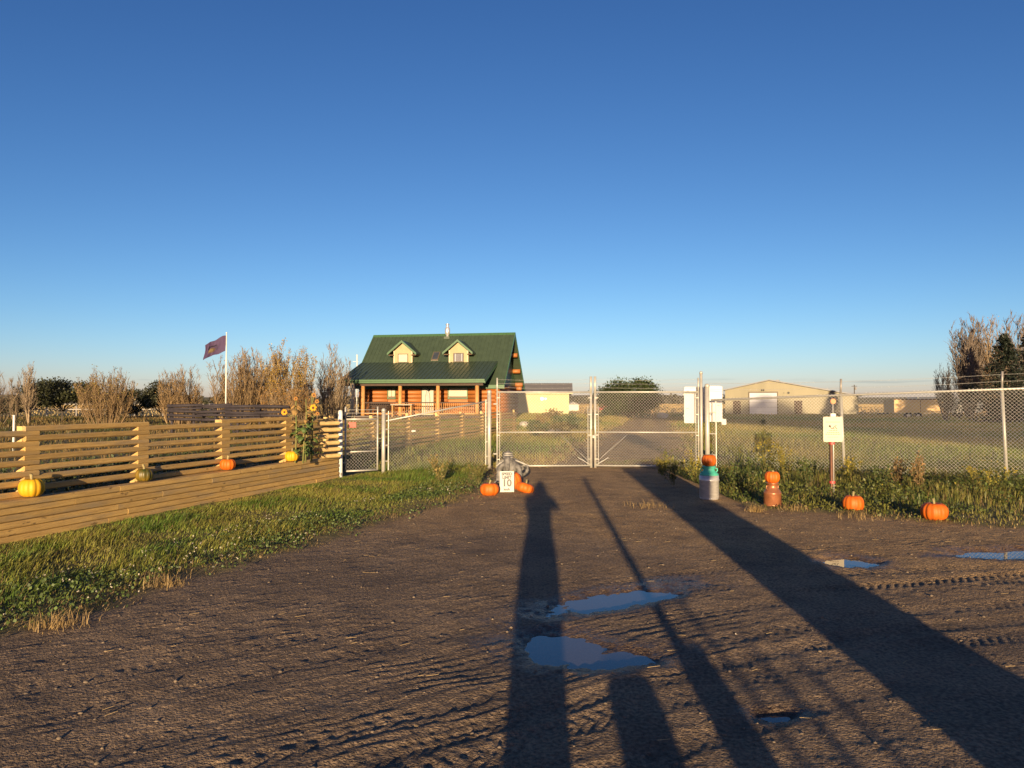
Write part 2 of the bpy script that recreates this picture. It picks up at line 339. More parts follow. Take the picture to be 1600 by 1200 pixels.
gr = np.maximum(sst(-.1, .25, verge_left(X, Y) + edge) * (Y < 17.4), sst(-.1, .35, verge_right(X, Y) + edge))
dcx = np.interp(Y, [17, 24, 42, 70], [2.1, 4.0, 8.0, 13.5]); dwid = np.interp(Y, [17, 24, 42, 70], [2.4, 2.0, 1.9, 1.6])
inside = sst(-.5, .5, np.abs(X - dcx) - dwid + 1.2 * fbm(X * .5, Y * .5, 3, 103))
gr = np.where(Y > 17.2, np.maximum(inside, 0), gr); gr = np.where(s_ > .1, 1, gr); gr = np.where(Y < 2.6, 0, gr)
tan_mask = sst(5.6, 10.5, Y + .55 * X + 1.6 * fbm(X * .5, Y * .5, 3, 111)); far = sst(70, 110, Y); wet = sst(2.3, 1.0, puddle(X, Y) + .5 * fbm(X * 5, Y * 5, 3, 77)) * (Y < 12)  # alpha mask: lighter tan blended in toward the gate and right side
gme = npmesh('ground', np.stack([X, Y, Z], -1).reshape(-1, 3), Fq, np.stack([gr, far, wet, tan_mask], -1).reshape(-1, 4))
gm = bpy.data.materials.new('gravel_and_turf'); gm.use_nodes = True
n = gm.node_tree.nodes; l = gm.node_tree.links; b = n['Principled BSDF']; b.inputs['Specular IOR Level'].default_value = .25
tcn = n.new('ShaderNodeTexCoord'); at_ = n.new('ShaderNodeAttribute'); at_.attribute_name = 'Col'
sep = n.new('ShaderNodeSeparateColor'); l.new(at_.outputs['Color'], sep.inputs[0])
def nramp(scale, cols, detail=6, stretch=(1, 1, 1), rough=.6):
    g = n.new('ShaderNodeMapping'); g.inputs['Scale'].default_value = stretch; l.new(tcn.outputs['Object'], g.inputs[0])
    z = n.new('ShaderNodeTexNoise'); z.inputs['Scale'].default_value = scale; z.inputs['Detail'].default_value = detail; z.inputs['Roughness'].default_value = rough
    l.new(g.outputs[0], z.inputs['Vector']); r = n.new('ShaderNodeValToRGB'); l.new(z.outputs['Fac'], r.inputs[0])
    r.color_ramp.elements[0].position = .32; r.color_ramp.elements[1].position = .68
    r.color_ramp.elements[0].color = (*cols[0], 1); r.color_ramp.elements[1].color = (*cols[1], 1)
    return r.outputs[0], z.outputs['Fac']
def mixc(f, a, bb, mode='MIX'):
    q = n.new('ShaderNodeMixRGB'); q.blend_type = mode
    if isinstance(f, float): q.inputs[0].default_value = f
    else: l.new(f, q.inputs[0])
    l.new(a, q.inputs[1]); l.new(bb, q.inputs[2]); return q.outputs[0]
ca, _ = nramp(.7, ((.150, .110, .076), (.245, .178, .115)))
ce_, _ = nramp(1.1, ((.25, .165, .085), (.37, .25, .125)), 7)
ca = mixc(at_.outputs['Alpha'], ca, ce_)
cb, fb = nramp(42, ((.50, .50, .50), (1.45, 1.42, 1.36)), 2, rough=.6)
cm, _ = nramp(2.3, ((.74, .74, .76), (1.2, 1.18, 1.14)), 4)
cb = mixc(1.0, cb, cm, 'MULTIPLY')
cg = mixc(1.0, ca, cb, 'MULTIPLY')
ct, _ = nramp(3, ((.085, .085, .025), (.19, .145, .065)), 6)
cf, _ = nramp(.05, ((.30, .20, .09), (.16, .14, .06)), 5, (1, 4, 1))
wetc = n.new('ShaderNodeMixRGB'); wetc.blend_type = 'MULTIPLY'; wetc.inputs[2].default_value = (.42, .40, .40, 1)
l.new(sep.outputs['Blue'], wetc.inputs[0]); l.new(cg, wetc.inputs[1])
c = mixc(sep.outputs['Red'], wetc.outputs[0], ct); c = mixc(sep.outputs['Green'], c, cf); l.new(c, b.inputs['Base Color'])
mr = n.new('ShaderNodeMapRange'); mr.inputs['To Min'].default_value = .93; mr.inputs['To Max'].default_value = .28
l.new(sep.outputs['Blue'], mr.inputs[0]); l.new(mr.outputs[0], b.inputs['Roughness'])
bu = n.new('ShaderNodeBump'); bu.inputs['Strength'].default_value = .9; bu.inputs['Distance'].default_value = .03
_, fb2 = nramp(60, ((0, 0, 0), (1, 1, 1)), 2.5, rough=.6)
l.new(fb2, bu.inputs['Height']); l.new(bu.outputs[0], b.inputs['Normal'])
tag(link('ground', gme, gm, None, True), kind='structure')
def hz(x, y): return float(height(np.array([float(x)]), np.array([float(y)]), False)[0])

WATERM = bpy.data.materials.new('muddy_water'); WATERM.use_nodes = True
wn_ = WATERM.node_tree.nodes; wl_ = WATERM.node_tree.links; wn_.remove(wn_['Principled BSDF'])      # thin silty water: mud shows through, sky by Fresnel
tp_ = wn_.new('ShaderNodeBsdfTransparent'); tp_.inputs[0].default_value = (.72, .62, .52, 1)
gl_ = wn_.new('ShaderNodeBsdfGlossy'); gl_.inputs['Roughness'].default_value = .02; fr_ = wn_.new('ShaderNodeFresnel'); fr_.inputs['IOR'].default_value = 1.75
df_ = wn_.new('ShaderNodeBsdfDiffuse'); df_.inputs[0].default_value = (.20, .16, .12, 1); sl_ = wn_.new('ShaderNodeMixShader'); sl_.inputs[0].default_value = .5; wl_.new(tp_.outputs[0], sl_.inputs[1]); wl_.new(df_.outputs[0], sl_.inputs[2])
wx_ = wn_.new('ShaderNodeMixShader'); wl_.new(fr_.outputs[0], wx_.inputs[0]); wl_.new(sl_.outputs[0], wx_.inputs[1]); wl_.new(gl_.outputs[0], wx_.inputs[2]); wl_.new(wx_.outputs[0], wn_['Material Output'].inputs['Surface'])
for cx, cy, a, b_, g, sh in [p if i_ != 1 else (.45, 4.62, .52, .34, .05, 0) for i_, p in enumerate(PUD[:5])]:
    vs = [(cx + 1.5 * (a * math.cos(t) * math.cos(g) - b_ * math.sin(t) * math.sin(g)), cy + 1.5 * (a * math.cos(t) * math.sin(g) + b_ * math.sin(t) * math.cos(g)), WATER) for t in [k * math.pi / 20 for k in range(40)]]
    me = bpy.data.meshes.new('puddle'); me.from_pydata(vs, [], [tuple(range(40))]); tag(link('puddle', me, WATERM), kind='structure')

# distant rise and tree line on the horizon
rng = np.random.default_rng(3)
t = np.linspace(-1.25, 1.25, 240); dist = 1500
hh = 8 + 9 * (fbm(t * 6, t * 0, 4, 7) + .5)
V = np.concatenate([np.stack([np.sin(t) * dist, np.cos(t) * dist, np.full_like(t, -4)], 1), np.stack([np.sin(t) * (dist + 60), np.cos(t) * (dist + 60), hh], 1), np.stack([np.sin(t) * (dist + 900), np.cos(t) * (dist + 900), np.full_like(t, -4)], 1)])
k = np.arange(239)[:, None]
tag(link('hills', npmesh('hills', V, np.concatenate([k + np.array([[0, 1, 241, 240]]), k + np.array([[240, 241, 481, 480]])])), mat('far_hill', (.15, .13, .085), (.10, .10, .06), .01, .95)), kind='structure')
P = []
for a in np.linspace(-.9, .9, 420):
    if fbm(np.array([a * 9]), np.array([.3]), 3, 17)[0] < -.10: continue
    d = 480 + 160 * fbm(np.array([a * 3]), np.array([2.]), 2, 19)[0]; hgt = 4.0 + rng.uniform(0, 3)
    P.append(np.stack([math.sin(a) * d + rng.normal(0, 2.0, 14), math.cos(a) * d + rng.normal(0, 2, 14), rng.uniform(-1, hgt, 14)], 1))
P = np.concatenate(P); v_, f_, c_ = cards(P, 2.6, rng, np.array([[.07, .065, .04]]) * rng.uniform(.6, 1.4, (len(P), 1)))
tag(link('far_tree_line', npmesh('far_tree_line', v_, f_, c_), LEAF), 'thin dark line of far trees along the horizon', 'trees', kind='stuff')

# ------------------------------------------------------------------ timber wall and slat fences
def frame_obj(name, o, d, parent=None):
    """empty at o whose local x runs along d"""
    return empty(name, o, math.atan2(d.y, d.x))
wall = frame_obj('retaining_wall', W0 - WD * 4.6, WD)
tag(wall, 'low wall of stacked golden timbers along the grass verge', 'wall')
WL = (W1 - W0).length + 4.6; rnd = random.Random(5)
lens = {}
for c in range(6):
    x = -rnd.uniform(0, 2.0)
    while x < WL:
        x1 = min(x + 2.44, WL); x0 = max(x, 0)
        if x1 - x0 > .05:
            jit = rnd.uniform(-.004, .004); y0 = 0.0 if c < 5 else -.012; y1 = .10 if c < 5 else .20
            m = MB().bevbox(0, x1 - x0 - .006, y0, y1, .002, .078, .013)
            o = m.build('timber', WOOD, wall); o.location = (x0, jit, c * .08)
        x += 2.44
FO = W0 + WN * .20
def slat_fence(p0, d, posts, z0, nr, label, pitch=.117, th=.072, top=.865, start=0, ov=.15, endpost=True):
    root = frame_obj('slat_fence', Vector((p0.x, p0.y, z0)), d); tag(root, label, 'fence')
    pm = MB().prism([(-.034, -.042), (.034, -.042), (.034, .042), (-.034, .042)], -.1, top, 'z').mesh('post')
    for x in posts:
        o = link('post', pm, ENDWOOD, root); o.location = (x, .075, rnd.uniform(-.02, .02))
    for k in range(len(posts) - 1):
        ln = posts[k + 1] - posts[k] + ov + .04
        rm = MB().bevbox(0, ln, -.03, .03, -th / 2, th / 2, .015).mesh('rail')
        for j in range(nr):
            zz = .06 + j * pitch + (pitch / 2 if (k + start) % 2 else 0)
            o = link('rail', rm, WOOD, root); o.location = (posts[k] - .04 + rnd.uniform(-.012, .012), rnd.uniform(-.004, .004), zz + rnd.uniform(-.006, .006))
            o.rotation_euler = (rnd.uniform(-.03, .03), rnd.uniform(-.003, .003), 0)
    return root
fp = []
for px in (43, 218, 348, 447, 523):
    rt = (px - 800) / F
    tt = (rt * FO.y - FO.x) / (WD.x - rt * WD.y); fp.append(tt)
sp = fp[1] - fp[0]
slat_fence(FO, WD, [fp[0] - 2 * sp, fp[0] - sp] + fp[:4] + [fp[4]], .46, 7, 'long golden timber slat fence standing along the top of the low timber wall', start=1)
# short return panel facing the sun at the end of the wall
a = at(499, 700, 14.15); b_ = at(530, 700, 14.5); dd = (b_ - a); dd.z = 0; ln = dd.length
rt = frame_obj('return_fence', Vector((a.x, a.y, .42)), dd); tag(rt, 'short panel of six pale rails beside the sunflowers', 'fence')
rm = MB().tube([(0, 0, 0), (ln, 0, 0)], .042, 10).mesh('rail')
for j in range(6):
    o = link('rail', rm, mat('sunlit_pole', (.60, .42, .17), (.48, .33, .13), 12, .8, .2), rt); o.location = (rnd.uniform(-.04, .02), 0, .09 + j * .132)  # paler than the other timber: full sun put into the rail colour
ep = empty('end_post', gnd(532, 747), 0, 'thick pale round post ending the timber fence by the small gate', 'post')
MB().lathe([(.05, -.2), (.053, 0), (.052, .9), (.05, 1.36), (.04, 1.42), (.01, 1.43)], 14).build('shaft', WHITE, ep, True)
MB().tube([(0, 0, .06), (0, 0, .12)], .058, 14).build('band', GALVD, ep)
d2 = Vector((4.4, 15, 0)).normalized(); s2 = 2.4
slat_fence(Vector((-3.9, 20, 0)), d2, [s2 * k for k in range(-1, 7)], .16, 8, 'weathered timber slat fence running back toward the log house', top=1.07, pitch=.122)

# ------------------------------------------------------------------ chain link fences and gates
def wires(L_, zb, zt, r=.0026, step=.0509 * 1.4142, over=.0):
    """diagonal wires of a panel: zt(u) is the top, zb the bottom"""
    S = []; H = max(zt(0), zt(L_)) - zb; y = .0
    for sgn in (1, -1):
        c = -H if sgn > 0 else 0
        end = L_ if sgn > 0 else L_ + H
        while c < end:
            u0, z0 = (c, zb); pts = []
            N = 60; us = [c + sgn * H * 1.05 * k / N for k in range(N + 1)]
            inside_ = [(u, zb + abs(u - c)) for u in us if 0 <= u <= L_ and zb + abs(u - c) <= zt(min(max(u, 0), L_)) + over]
            if len(inside_) > 1:
                (ua, za), (ub, zb_) = inside_[0], inside_[-1]
                S.append((ua, .003 * sgn, za, ub, .003 * sgn, zb_, r, r))
            c += step
    return S
def leaf(root, x0, x1, zb, zt, mid, y=0.0, r=.022, bands=4, mesh_r=.0023):
    """a framed chain link leaf between x0 and x1 of the root's local x"""
    for n_, p in (('frame_rail', [(x0, y, zt), (x1, y, zt)]), ('frame_rail', [(x0, y, zb), (x1, y, zb)]), ('frame_rail', [(x0, y, mid), (x1, y, mid)]),
                  ('frame_upright', [(x0, y, zb), (x0, y, zt)]), ('frame_upright', [(x1, y, zb), (x1, y, zt)])):
        MB().tube(p, r if n_ == 'frame_upright' or p[0][2] != mid else r * .8, 10).build(n_, GALV, root, True)
    S = np.array(wires(x1 - x0, zb, lambda u: zt, mesh_r)); S[:, [0, 3]] += x0; S[:, [1, 4]] += y
    link('chain_mesh', segs_mesh('chain_mesh', S), WIRE, root)
def post_thing(name, p, h, r, label, ball=True, lean=0, m=None):
    e_ = empty(name, p, 0, label, 'post'); e_.rotation_euler = (0, lean, 0)
    MB().lathe([(r, -.2), (r, h)], 16).build('shaft', m or GALV, e_, True)
    MB().lathe([(r * 1.12, h - .03), (r * 1.15, h), (r * .9, h + r * .7), (r * .35, h + r)], 16).build('cap', GALV, e_, True)
    return e_
def barbed(root, pts, r=.0028):
    """sagging barbed strand with barbs"""
    S = []
    for (a, b2) in zip(pts[:-1], pts[1:]):
        a, b2 = Vector(a), Vector(b2); N = max(4, int((b2 - a).length / .13)); pv = a
        for k in range(1, N + 1):
            t_ = k / N; p = a.lerp(b2, t_); p.z -= .02 * math.sin(math.pi * t_)
            S.append((*pv, *p, r, r)); pv = p
            q_ = Vector((rnd.uniform(-1, 1), rnd.uniform(-1, 1), rnd.uniform(-1, 1))).normalized() * .022
            S.append((*(p - q_), *(p + q_), r * .8, r * .4))
    return link('barbed_wire', segs_mesh('barbed_wire', S), WIRE, root)

# small walk gate, 1.2 m
g0 = at(540, 700, 15.2); g1 = at(593, 700, 15.55); dd = g1 - g0; dd.z = 0
wg = frame_obj('walk_gate', Vector((g0.x, g0.y, 0)), dd); tag(wg, 'small chain link walk gate with a faded red plate beside the timber fence', 'gate'); ln = dd.length
leaf(wg, .0, ln - .04, .12, 1.23, .53, r=.019)
for x in (0.0, ln - .04): MB().tube([(x, -.001, 1.23), (x, -.001, 1.50)], .017, 8).build('extension', GALV, wg, True)
for z in (1.29, 1.36, 1.43): MB().tube([(0, .018, z), (ln - .04, .018, z)], .004, 6).build('top_wire', WIRE, wg)
pl = MB().box(.06, .225, -.03, -.024, 1.05, 1.165).build('plate', FADED, wg)
MB().tube([(ln - .04, -.04, .8), (ln + .03, -.04, .8)], .012, 8).build('latch', GALVD, wg)
for z in (.3, 1.0): MB().tube([(-.06, 0, z), (0, 0, z)], .016, 8).build('hinge', GALV, wg)
c0 = Vector((at(599.5, 0, 15.6).x, 15.6, 0)); c1 = Vector((at(764.5, 0, 17.05).x, 17.05, 0))
post_thing('fence_post', c0, 1.42, .042, 'thick steel post between the walk gate and the rising mesh panel')
post_thing('fence_post', c1, 1.84, .048, 'thick steel post left of the double gate')
dd = c1 - c0; ln = dd.length
cp = frame_obj('mesh_fence', c0, dd); tag(cp, 'chain link panel whose top rail rises toward the double gate', 'fence')
zt = lambda u: 1.19 + (1.615 - 1.19) * (u - .1) / (ln - .17)
MB().tube([(.06, .01, zt(.06)), (ln - .05, .01, zt(ln - .05))], .017, 8).build('top_rail', GALV, cp, True)
for x, h in ((.11, 1.40), (ln - .1, 1.66)):
    MB().tube([(x, -.01, .1), (x, -.01, h)], .009, 6).build('tension_bar', GALV, cp)
    for z in (.3, .65, 1.0, h - .08): MB().tube([(x - .1 if x < 1 else x, -.01, z), (x if x < 1 else x + .1, -.01, z)], .014, 8).build('band', GALV, cp)
S = np.array(wires(ln - .2, .08, lambda u: zt(u + .1) + .20 * max(0, 1 - u / (ln - .6)), .0024, over=.0)); S[:, [0, 3]] += .1
link('chain_mesh', segs_mesh('chain_mesh', S), WIRE, cp)
MB().box(.66, .76, -.02, -.012, .93, .965).build('tag_plate', WHITE, cp)

# double gate
ga = Vector((at(771, 0, 17.1).x, 17.1, 0)); gmid = Vector((at(926.5, 0, 17.25).x, 17.25, 0)); gb = Vector((at(1097, 0, 17.0).x, 17.0, 0))
def gate_leaf(a, b_, label, hinge_first):
    dd = b_ - a; ln = dd.length
    g = frame_obj('gate_leaf', a, dd); tag(g, label, 'gate', 'leaves of the double gate')
    x0, x1 = (.09, ln - .05) if hinge_first else (.05, ln - .09)
    leaf(g, x0, x1, .06, 1.84, .87, r=.020)
    xm = x1 if hinge_first else x0; xo = x0 if hinge_first else x1
    up = xm - .075 if hinge_first else xm + .075
    MB().tube([(up, 0, .06), (up, 0, 1.50)], .010, 6).build('tension_bar', GALV, g)
    inn = xo + .06 if hinge_first else xo - .06
    MB().tube([(inn, 0, .06), (inn, 0, 1.82)], .010, 6).build('tension_bar', GALV, g)
    MB().tube([(xm, .001, 1.80), (xm, .001, 2.22)], .031, 10).build('extension', GALV, g, True)
    MB().tube([(xm, -.004, .0), (xm, -.004, 1.8)], .033, 10).build('meeting_stile', GALV, g, True)
    MB().tube([(xo, .001, 1.80), (xo, .001, 2.18)], .020, 10).build('extension', GALV, g, True)
    for z in (.22, .8, 1.3, 1.7):
        MB().tube([(xm, -.03, z), (up, -.03, z)], .010, 6).build('band', GALV, g)
        MB().tube([(xo, -.03, z), (inn, -.03, z)], .010, 6).build('band', GALV, g)
    sgn = 1 if hinge_first else -1
    MB().tube([(xm, -.02, .12), (xm - sgn * .75, -.02, .80)], .008, 6).build('truss_rod', GALVD, g)
    MB().tube([(xm - sgn * .02, -.03, .08), (xm - sgn * .32, -.03, .26)], .012, 6).build('brace', GALV, g)
    for z in (1.95, 2.05, 2.14): barbed(g, [(x0, 0, z), (x1, 0, z)], .0022)
    for z in (.35, 1.55): MB().tube([(xo - sgn * .09, 0, z), (xo, 0, z)], .02, 8).build('hinge', GALV, g)
    return g
gl = gate_leaf(ga, gmid, 'left leaf of the wide chain link double gate, behind the speed sign', True)
gr_ = gate_leaf(gmid, gb, 'right leaf of the wide chain link double gate, reaching the white boards', False)
lt = empty('gate_latch', gmid + Vector((0, -.05, .78)), 0, 'small steel fork latch and chain where the two gate leaves meet', 'latch')
MB().tube([(-.09, 0, 0), (.09, 0, .01)], .016, 8).build('fork', GALV, lt); MB().tube([(-.03, -.02, .0), (-.05, -.03, .16), (.02, -.03, .2), (.04, -.02, .03)], .009, 6).build('chain', GALVD, lt)
MB().box(-.025, .025, -.05, -.025, -.05, .01).build('padlock', GALVD, lt)
gp1 = at(1095.5, 0, 16.95); gp2 = at(1104, 0, 16.9)
e1 = post_thing('gate_post', Vector((gp1.x, gp1.y, 0)), 2.30, .034, 'slim tall steel post carrying the right gate leaf, in front of the white boards')
post_thing('gate_post', Vector((gp2.x, gp2.y - .05, 0)), 1.98, .055, 'thick capped steel post right beside the slim gate post')
# two white boards behind the posts
for x0, x1, y0, y1, lab in ((1069, 1099.5, 604.5, 661, 'left of two white boards mounted behind the gate post'), (1100.2, 1128.5, 603, 659, 'right of two white boards mounted behind the gate post')):
    p0, p1 = at(x0, y1, 17.15), at(x1, y0, 17.15); wd_, hg = p1.x - p0.x, p1.z - p0.z
    bd = empty('white_board', p0, 0, lab, 'board', 'white boards on the gate post')
    m = MB().prism([(.02, 0), (wd_ - .02, 0), (wd_, .02), (wd_, hg - .02), (wd_ - .02, hg), (.02, hg), (0, hg - .02), (0, .02)], 0, .03, 'y'); m.build('panel', WHITE, bd)
    for z in (.10, hg - .12): MB().box(.01, wd_ - .01, .031, .07, z, z + .05).build('batten', GALV, bd)
    for (u, v) in ((.06, hg - .1), (wd_ - .12, hg * .45), (.05, hg * .4)): MB().box(u, u + .055, -.005, -.0005, v, v + .008).build('slot', FRAME, bd)
    for z in (.15, hg - .2): MB().box(-.018, .004, -.004, .034, z, z + .05).build('hinge', GALV, bd)
MB().box(-.0, .11, -.02, .06, -.05, .09).build('lower_bracket', WHITE, bd).location = (wd_ - .02, .01, -.02)

# right hand fence with barbed wire
fa = Vector((gp2.x + .09, 16.85, 0)); fb_ = Vector((at(1568, 0, 14.2).x, 14.2, 0)); dd = fb_ - fa; L1 = dd.length; dn = dd.normalized()
rf = frame_obj('mesh_fence', fa, dd); tag(rf, 'long chain link fence topped with barbed wire behind the milk cans', 'fence')
tot = L1 + 4.5; zt2 = lambda u: 1.645 + (1.855 - 1.645) * u / L1
MB().tube([(0, 0, zt2(0)), (tot, 0, zt2(tot))], .023, 10).build('top_rail', GALV, rf, True)
S = np.array(wires(tot, .06, lambda u: zt2(u), .0027, over=.045)); S[:, [1, 4]] -= .028
link('chain_mesh', segs_mesh('chain_mesh', S), WIRE, rf)
MB().tube([(.12, -.035, .05), (.12, -.035, 1.62)], .013, 8).build('tension_bar', GALV, rf)
for z in (.35, .85, 1.35): MB().tube([(-.06, -.035, z), (.12, -.035, z)], .013, 6).build('band', GALV, rf)
ups = []
for px, ptop in ((1313.5, 593), (1566, 583)):
    rt_ = (px - 800) / F; u = (rt_ * fa.y - fa.x) / (dn.x - rt_ * dn.y); ups.append(u)
ups.append(ups[1] + 3.0)
for u in ups:
    zt_ = zt2(u)
    MB().tube([(u + .06, .03, -.05), (u, .03, zt_ + .03)], .030, 12).build('post', GALV, rf, True)
    MB().tube([(u, .03, zt_ + .02), (u + .01, .02, zt_ + .36)], .022, 8).build('barb_arm', GALVD, rf, True)
for h_ in (.16, .30):
    barbed(rf, [(-.05, .02, 1.645 + h_ + .1)] + [(u, .02, zt2(u) + h_) for u in ups])

# ------------------------------------------------------------------ pumpkins, cans, signs, statue
def pumpkin(p, wd_, hg, m, label, ribs=11, lean=(0, 0), seed=0, stem=.05, group='pumpkins set out around the gate', squash=None):
    rr = random.Random(seed); o = empty('pumpkin', p, rr.uniform(0, 6), label, 'pumpkin', group)
    nu, nv = 66, 18; vs = []
    ph = [rr.uniform(-.2, .2) for _ in range(ribs)]
    for j in range(nv + 1):
        th = math.pi * j / nv
        for i_ in range(nu):
            a = 2 * math.pi * i_ / nu; k_ = abs(math.sin(a * ribs / 2 + ph[int(a / 2 / math.pi * ribs) % ribs] * .0))
            rib = .90 + .10 * k_ ** .6
            r_ = wd_ / 2 * math.sin(th) ** .82 * rib * (1 + .02 * math.sin(a * 2 + seed))
            dip = .13 * hg * math.exp(-(math.sin(th) / .33) ** 2)
            z = hg / 2 * math.copysign(abs(math.cos(th)) ** .9, math.cos(th)); z -= math.copysign(dip, z)
            vs.append((r_ * math.cos(a), r_ * math.sin(a), z + hg / 2 - .08 * hg + .0))
    fs = [(j * nu + i_, j * nu + (i_ + 1) % nu, (j + 1) * nu + (i_ + 1) % nu, (j + 1) * nu + i_) for j in range(nv) for i_ in range(nu)]
    b0 = MB().add(vs, fs).build('flesh', m, o, True)
    MB().tube([(0, 0, hg * .70), (.003, 0, hg * .70 + stem * .8), (.02, .008, hg * .78 + stem * 1.5)], [.028, .015, .018], 8).build('stem', STEM, o, True)
    o.rotation_euler = (lean[0], lean[1], rr.uniform(0, 6))
    return o
wt = lambda px, off=.07: (lambda rt_: (lambda t_: W0 + WN * off + WD * t_)((rt_ * (W0 + WN * off).y - (W0 + WN * off).x) / (WD.x - rt_ * WD.y)))((px - 800) / F)
for px, wd_, hg, m, lab, sd_ in ((52, .275, .235, YELLOW, 'large bright yellow pumpkin on the timber wall, nearest the viewer', 1), (227, .235, .20, GREENP, 'green and orange striped pumpkin on the timber wall', 2),
                              (357, .25, .20, ORANGE, 'orange pumpkin with pale stem on the timber wall', 3), (457, .255, .215, YELLOW, 'yellow pumpkin on the timber wall below the sunflowers', 4)):
    p = wt(px); p.z = .495; pumpkin(p, wd_, hg, m, lab, seed=sd_, group='pumpkins on the timber wall')
G = lambda x, y: gnd(x, y)
pumpkin(G(765, 773), .33, .24, ORANGE, 'squat orange pumpkin left of the speed limit sign', 9, seed=5)
pumpkin(G(818, 769), .33, .20, ORANGE, 'flat orange pumpkin right of the speed limit sign', 9, seed=6, lean=(.3, .1))
p = G(806, 766); p.y += .25; pumpkin(p + Vector((0, 0, .02)), .26, .33, ORANGE, 'tall orange pumpkin leaning behind the speed limit sign', 9, seed=7, lean=(.1, -.25))
pumpkin(G(1331, 798), .30, .27, ORANGE, 'round orange pumpkin in the weeds below the cream sign post', 13, seed=8)
pumpkin(G(1457, 811), .345, .265, ORANGE, 'wide orange pumpkin at the gravel edge, rightmost of all', 15, seed=9)
# milk cans
p = G(1107, 779)
mc = empty('milk_can', p, .2, 'dull silver milk can with teal painted shoulder and neck', 'milk can')
MB().lathe([(.145, 0), (.15, .01), (.15, .025), (.158, .04), (.158, .30), (.164, .31), (.164, .325), (.158, .335), (.157, .395)], 32).build('body', ALUM, mc, True)
MB().lathe([(.157, .395), (.150, .415), (.115, .45), (.095, .465), (.090, .50), (.094, .515), (.108, .53), (.108, .54), (.02, .54)], 32).build('shoulder', TEAL, mc, True)
for s__ in (-1, 1):
    MB().tube([(s__ * .10, 0, .505), (s__ * .145, 0, .50), (s__ * .15, 0, .465), (s__ * .125, 0, .44)], .011, 8).build('handle', TEAL, mc, True)
MB().tube([(0, 0, .012), (0, 0, .03)], .153, 32).build('base_ring', ALUM, mc, True)
pumpkin(p + Vector((0, 0, .545)), .245, .215, ORANGE, 'orange pumpkin standing on the teal necked milk can', 13, seed=10, stem=.01)
p = G(1205.5, 790)
cc = empty('milk_can', p, .5, 'smaller copper coloured milk can at the edge of the weeds', 'milk can')
MB().lathe([(.118, 0), (.125, .01), (.125, .03), (.130, .04), (.130, .19), (.134, .2), (.128, .215), (.105, .255), (.082, .28), (.077, .325), (.092, .345), (.095, .36), (.02, .36)], 32).build('body', COPPER, cc, True)
for s__ in (-1, 1):
    MB().tube([(s__ * .08, 0, .325), (s__ * .125, 0, .315), (s__ * .13, 0, .28), (s__ * .105, 0, .25)], .009, 8).build('handle', COPPER, cc, True)
MB().tube([(0, 0, .01), (0, 0, .035)], .1275, 32).build('base_ring', COPPER, cc, True)
pumpkin(p + Vector((0, 0, .362)), .225, .20, ORANGE, 'orange pumpkin with pale stem standing on the copper can', 12, seed=11, stem=.02)

def text(body, size, m, parent, loc, name='lettering', rot=(math.pi / 2, 0, 0), bold=.0, sx_=1.0):
    cu = bpy.data.curves.new('t', 'FONT'); cu.body = body; cu.size = size; cu.align_x = 'CENTER'; cu.align_y = 'CENTER'; cu.offset = bold; cu.extrude = .0006
    to = bpy.data.objects.new('t', cu); col.objects.link(to); dg = bpy.context.evaluated_depsgraph_get()
    me = bpy.data.meshes.new_from_object(to.evaluated_get(dg)); bpy.data.objects.remove(to)
    me.materials.clear(); o = link(name, me, m, parent); o.location = loc; o.rotation_euler = rot; o.scale = (sx_, 1, 1); return o
def rounded(w_, h_, r_, n_=4):
    pts = []
    for cx, cz, a0 in ((w_ / 2 - r_, r_, -90), (w_ / 2 - r_, h_ - r_, 0), (-w_ / 2 + r_, h_ - r_, 90), (-w_ / 2 + r_, r_, 180)):
        for k in range(n_ + 1): a = R(a0 + 90 * k / n_); pts.append((cx + r_ * math.cos(a), cz + r_ * math.sin(a)))
    return pts
p = G(792, 768.5); sg = empty('speed_sign', p, 0, 'small white speed limit 10 sign leaning among the pumpkins', 'sign'); sg.rotation_euler = (R(-4), 0, 0)
MB().prism(rounded(.255, .37, .015), 0, .006, 'y').build('plate', mat('sign_white', (.46, .45, .41), None, 4, .6), sg)
text('SPEED', .068, BLACK, sg, (0, -.002, .320), bold=.004); text('LIMIT', .068, BLACK, sg, (0, -.002, .258), bold=.004)
text('10', .17, BLACK, sg, (0, -.002, .158), bold=.006, sx_=1.0); text('km/h', .055, BLACK, sg, (0, -.002, .048), bold=.003)
MB().tube([(0, .01, .30), (0, .14, .012)], .008, 6).build('prop', GALVD, sg)

# cream sign on a marker post
p = G(1299.5, 771); cs = empty('sign_post', p, 0, 'cream notice board on a dark marker post with round orange reflector', 'sign')
dC = p.y; zz = lambda y_: CAM_H + (628 - y_) / F * dC
MB().box(-.032, .032, .0, .05, -.2, zz(690)).build('post', RUST, cs)
MB().tube([(.012, -.014, -.1), (.012, -.014, zz(628))], .011, 8).build('rod', GALV, cs, True)
pl = MB().prism([(u, v + zz(690)) for u, v in rounded(.335, zz(651) - zz(690), .022)], -.034, -.028, 'y').build('plate', SIGNW, cs)
for y_ in (692.5, 753): MB().tube([(0, .02, zz(y_) - .02), (0, .02, zz(y_) + .02)], .052, 12).build('red_band', RED, cs)
MB().tube([(.012, -.016, zz(627)), (.012, -.032, zz(627))], .047, 20).build('reflector', REFL, cs)
MB().box(-.035, .055, -.03, .0, zz(651) + .003, zz(646)).build('clamp', WHITE, cs)
zt0 = zz(651); INK = mat('ink', (.05, .045, .04), None, 5, .6); FI = mat('faded_ink', (.55, .36, .24), None, 5, .6); BI = mat('brown_ink', (.25, .17, .11), None, 5, .6)
MB().box(-.125, .125, -.0355, -.0342, zt0 - .10, zt0 - .085).build('print', FI, pl)
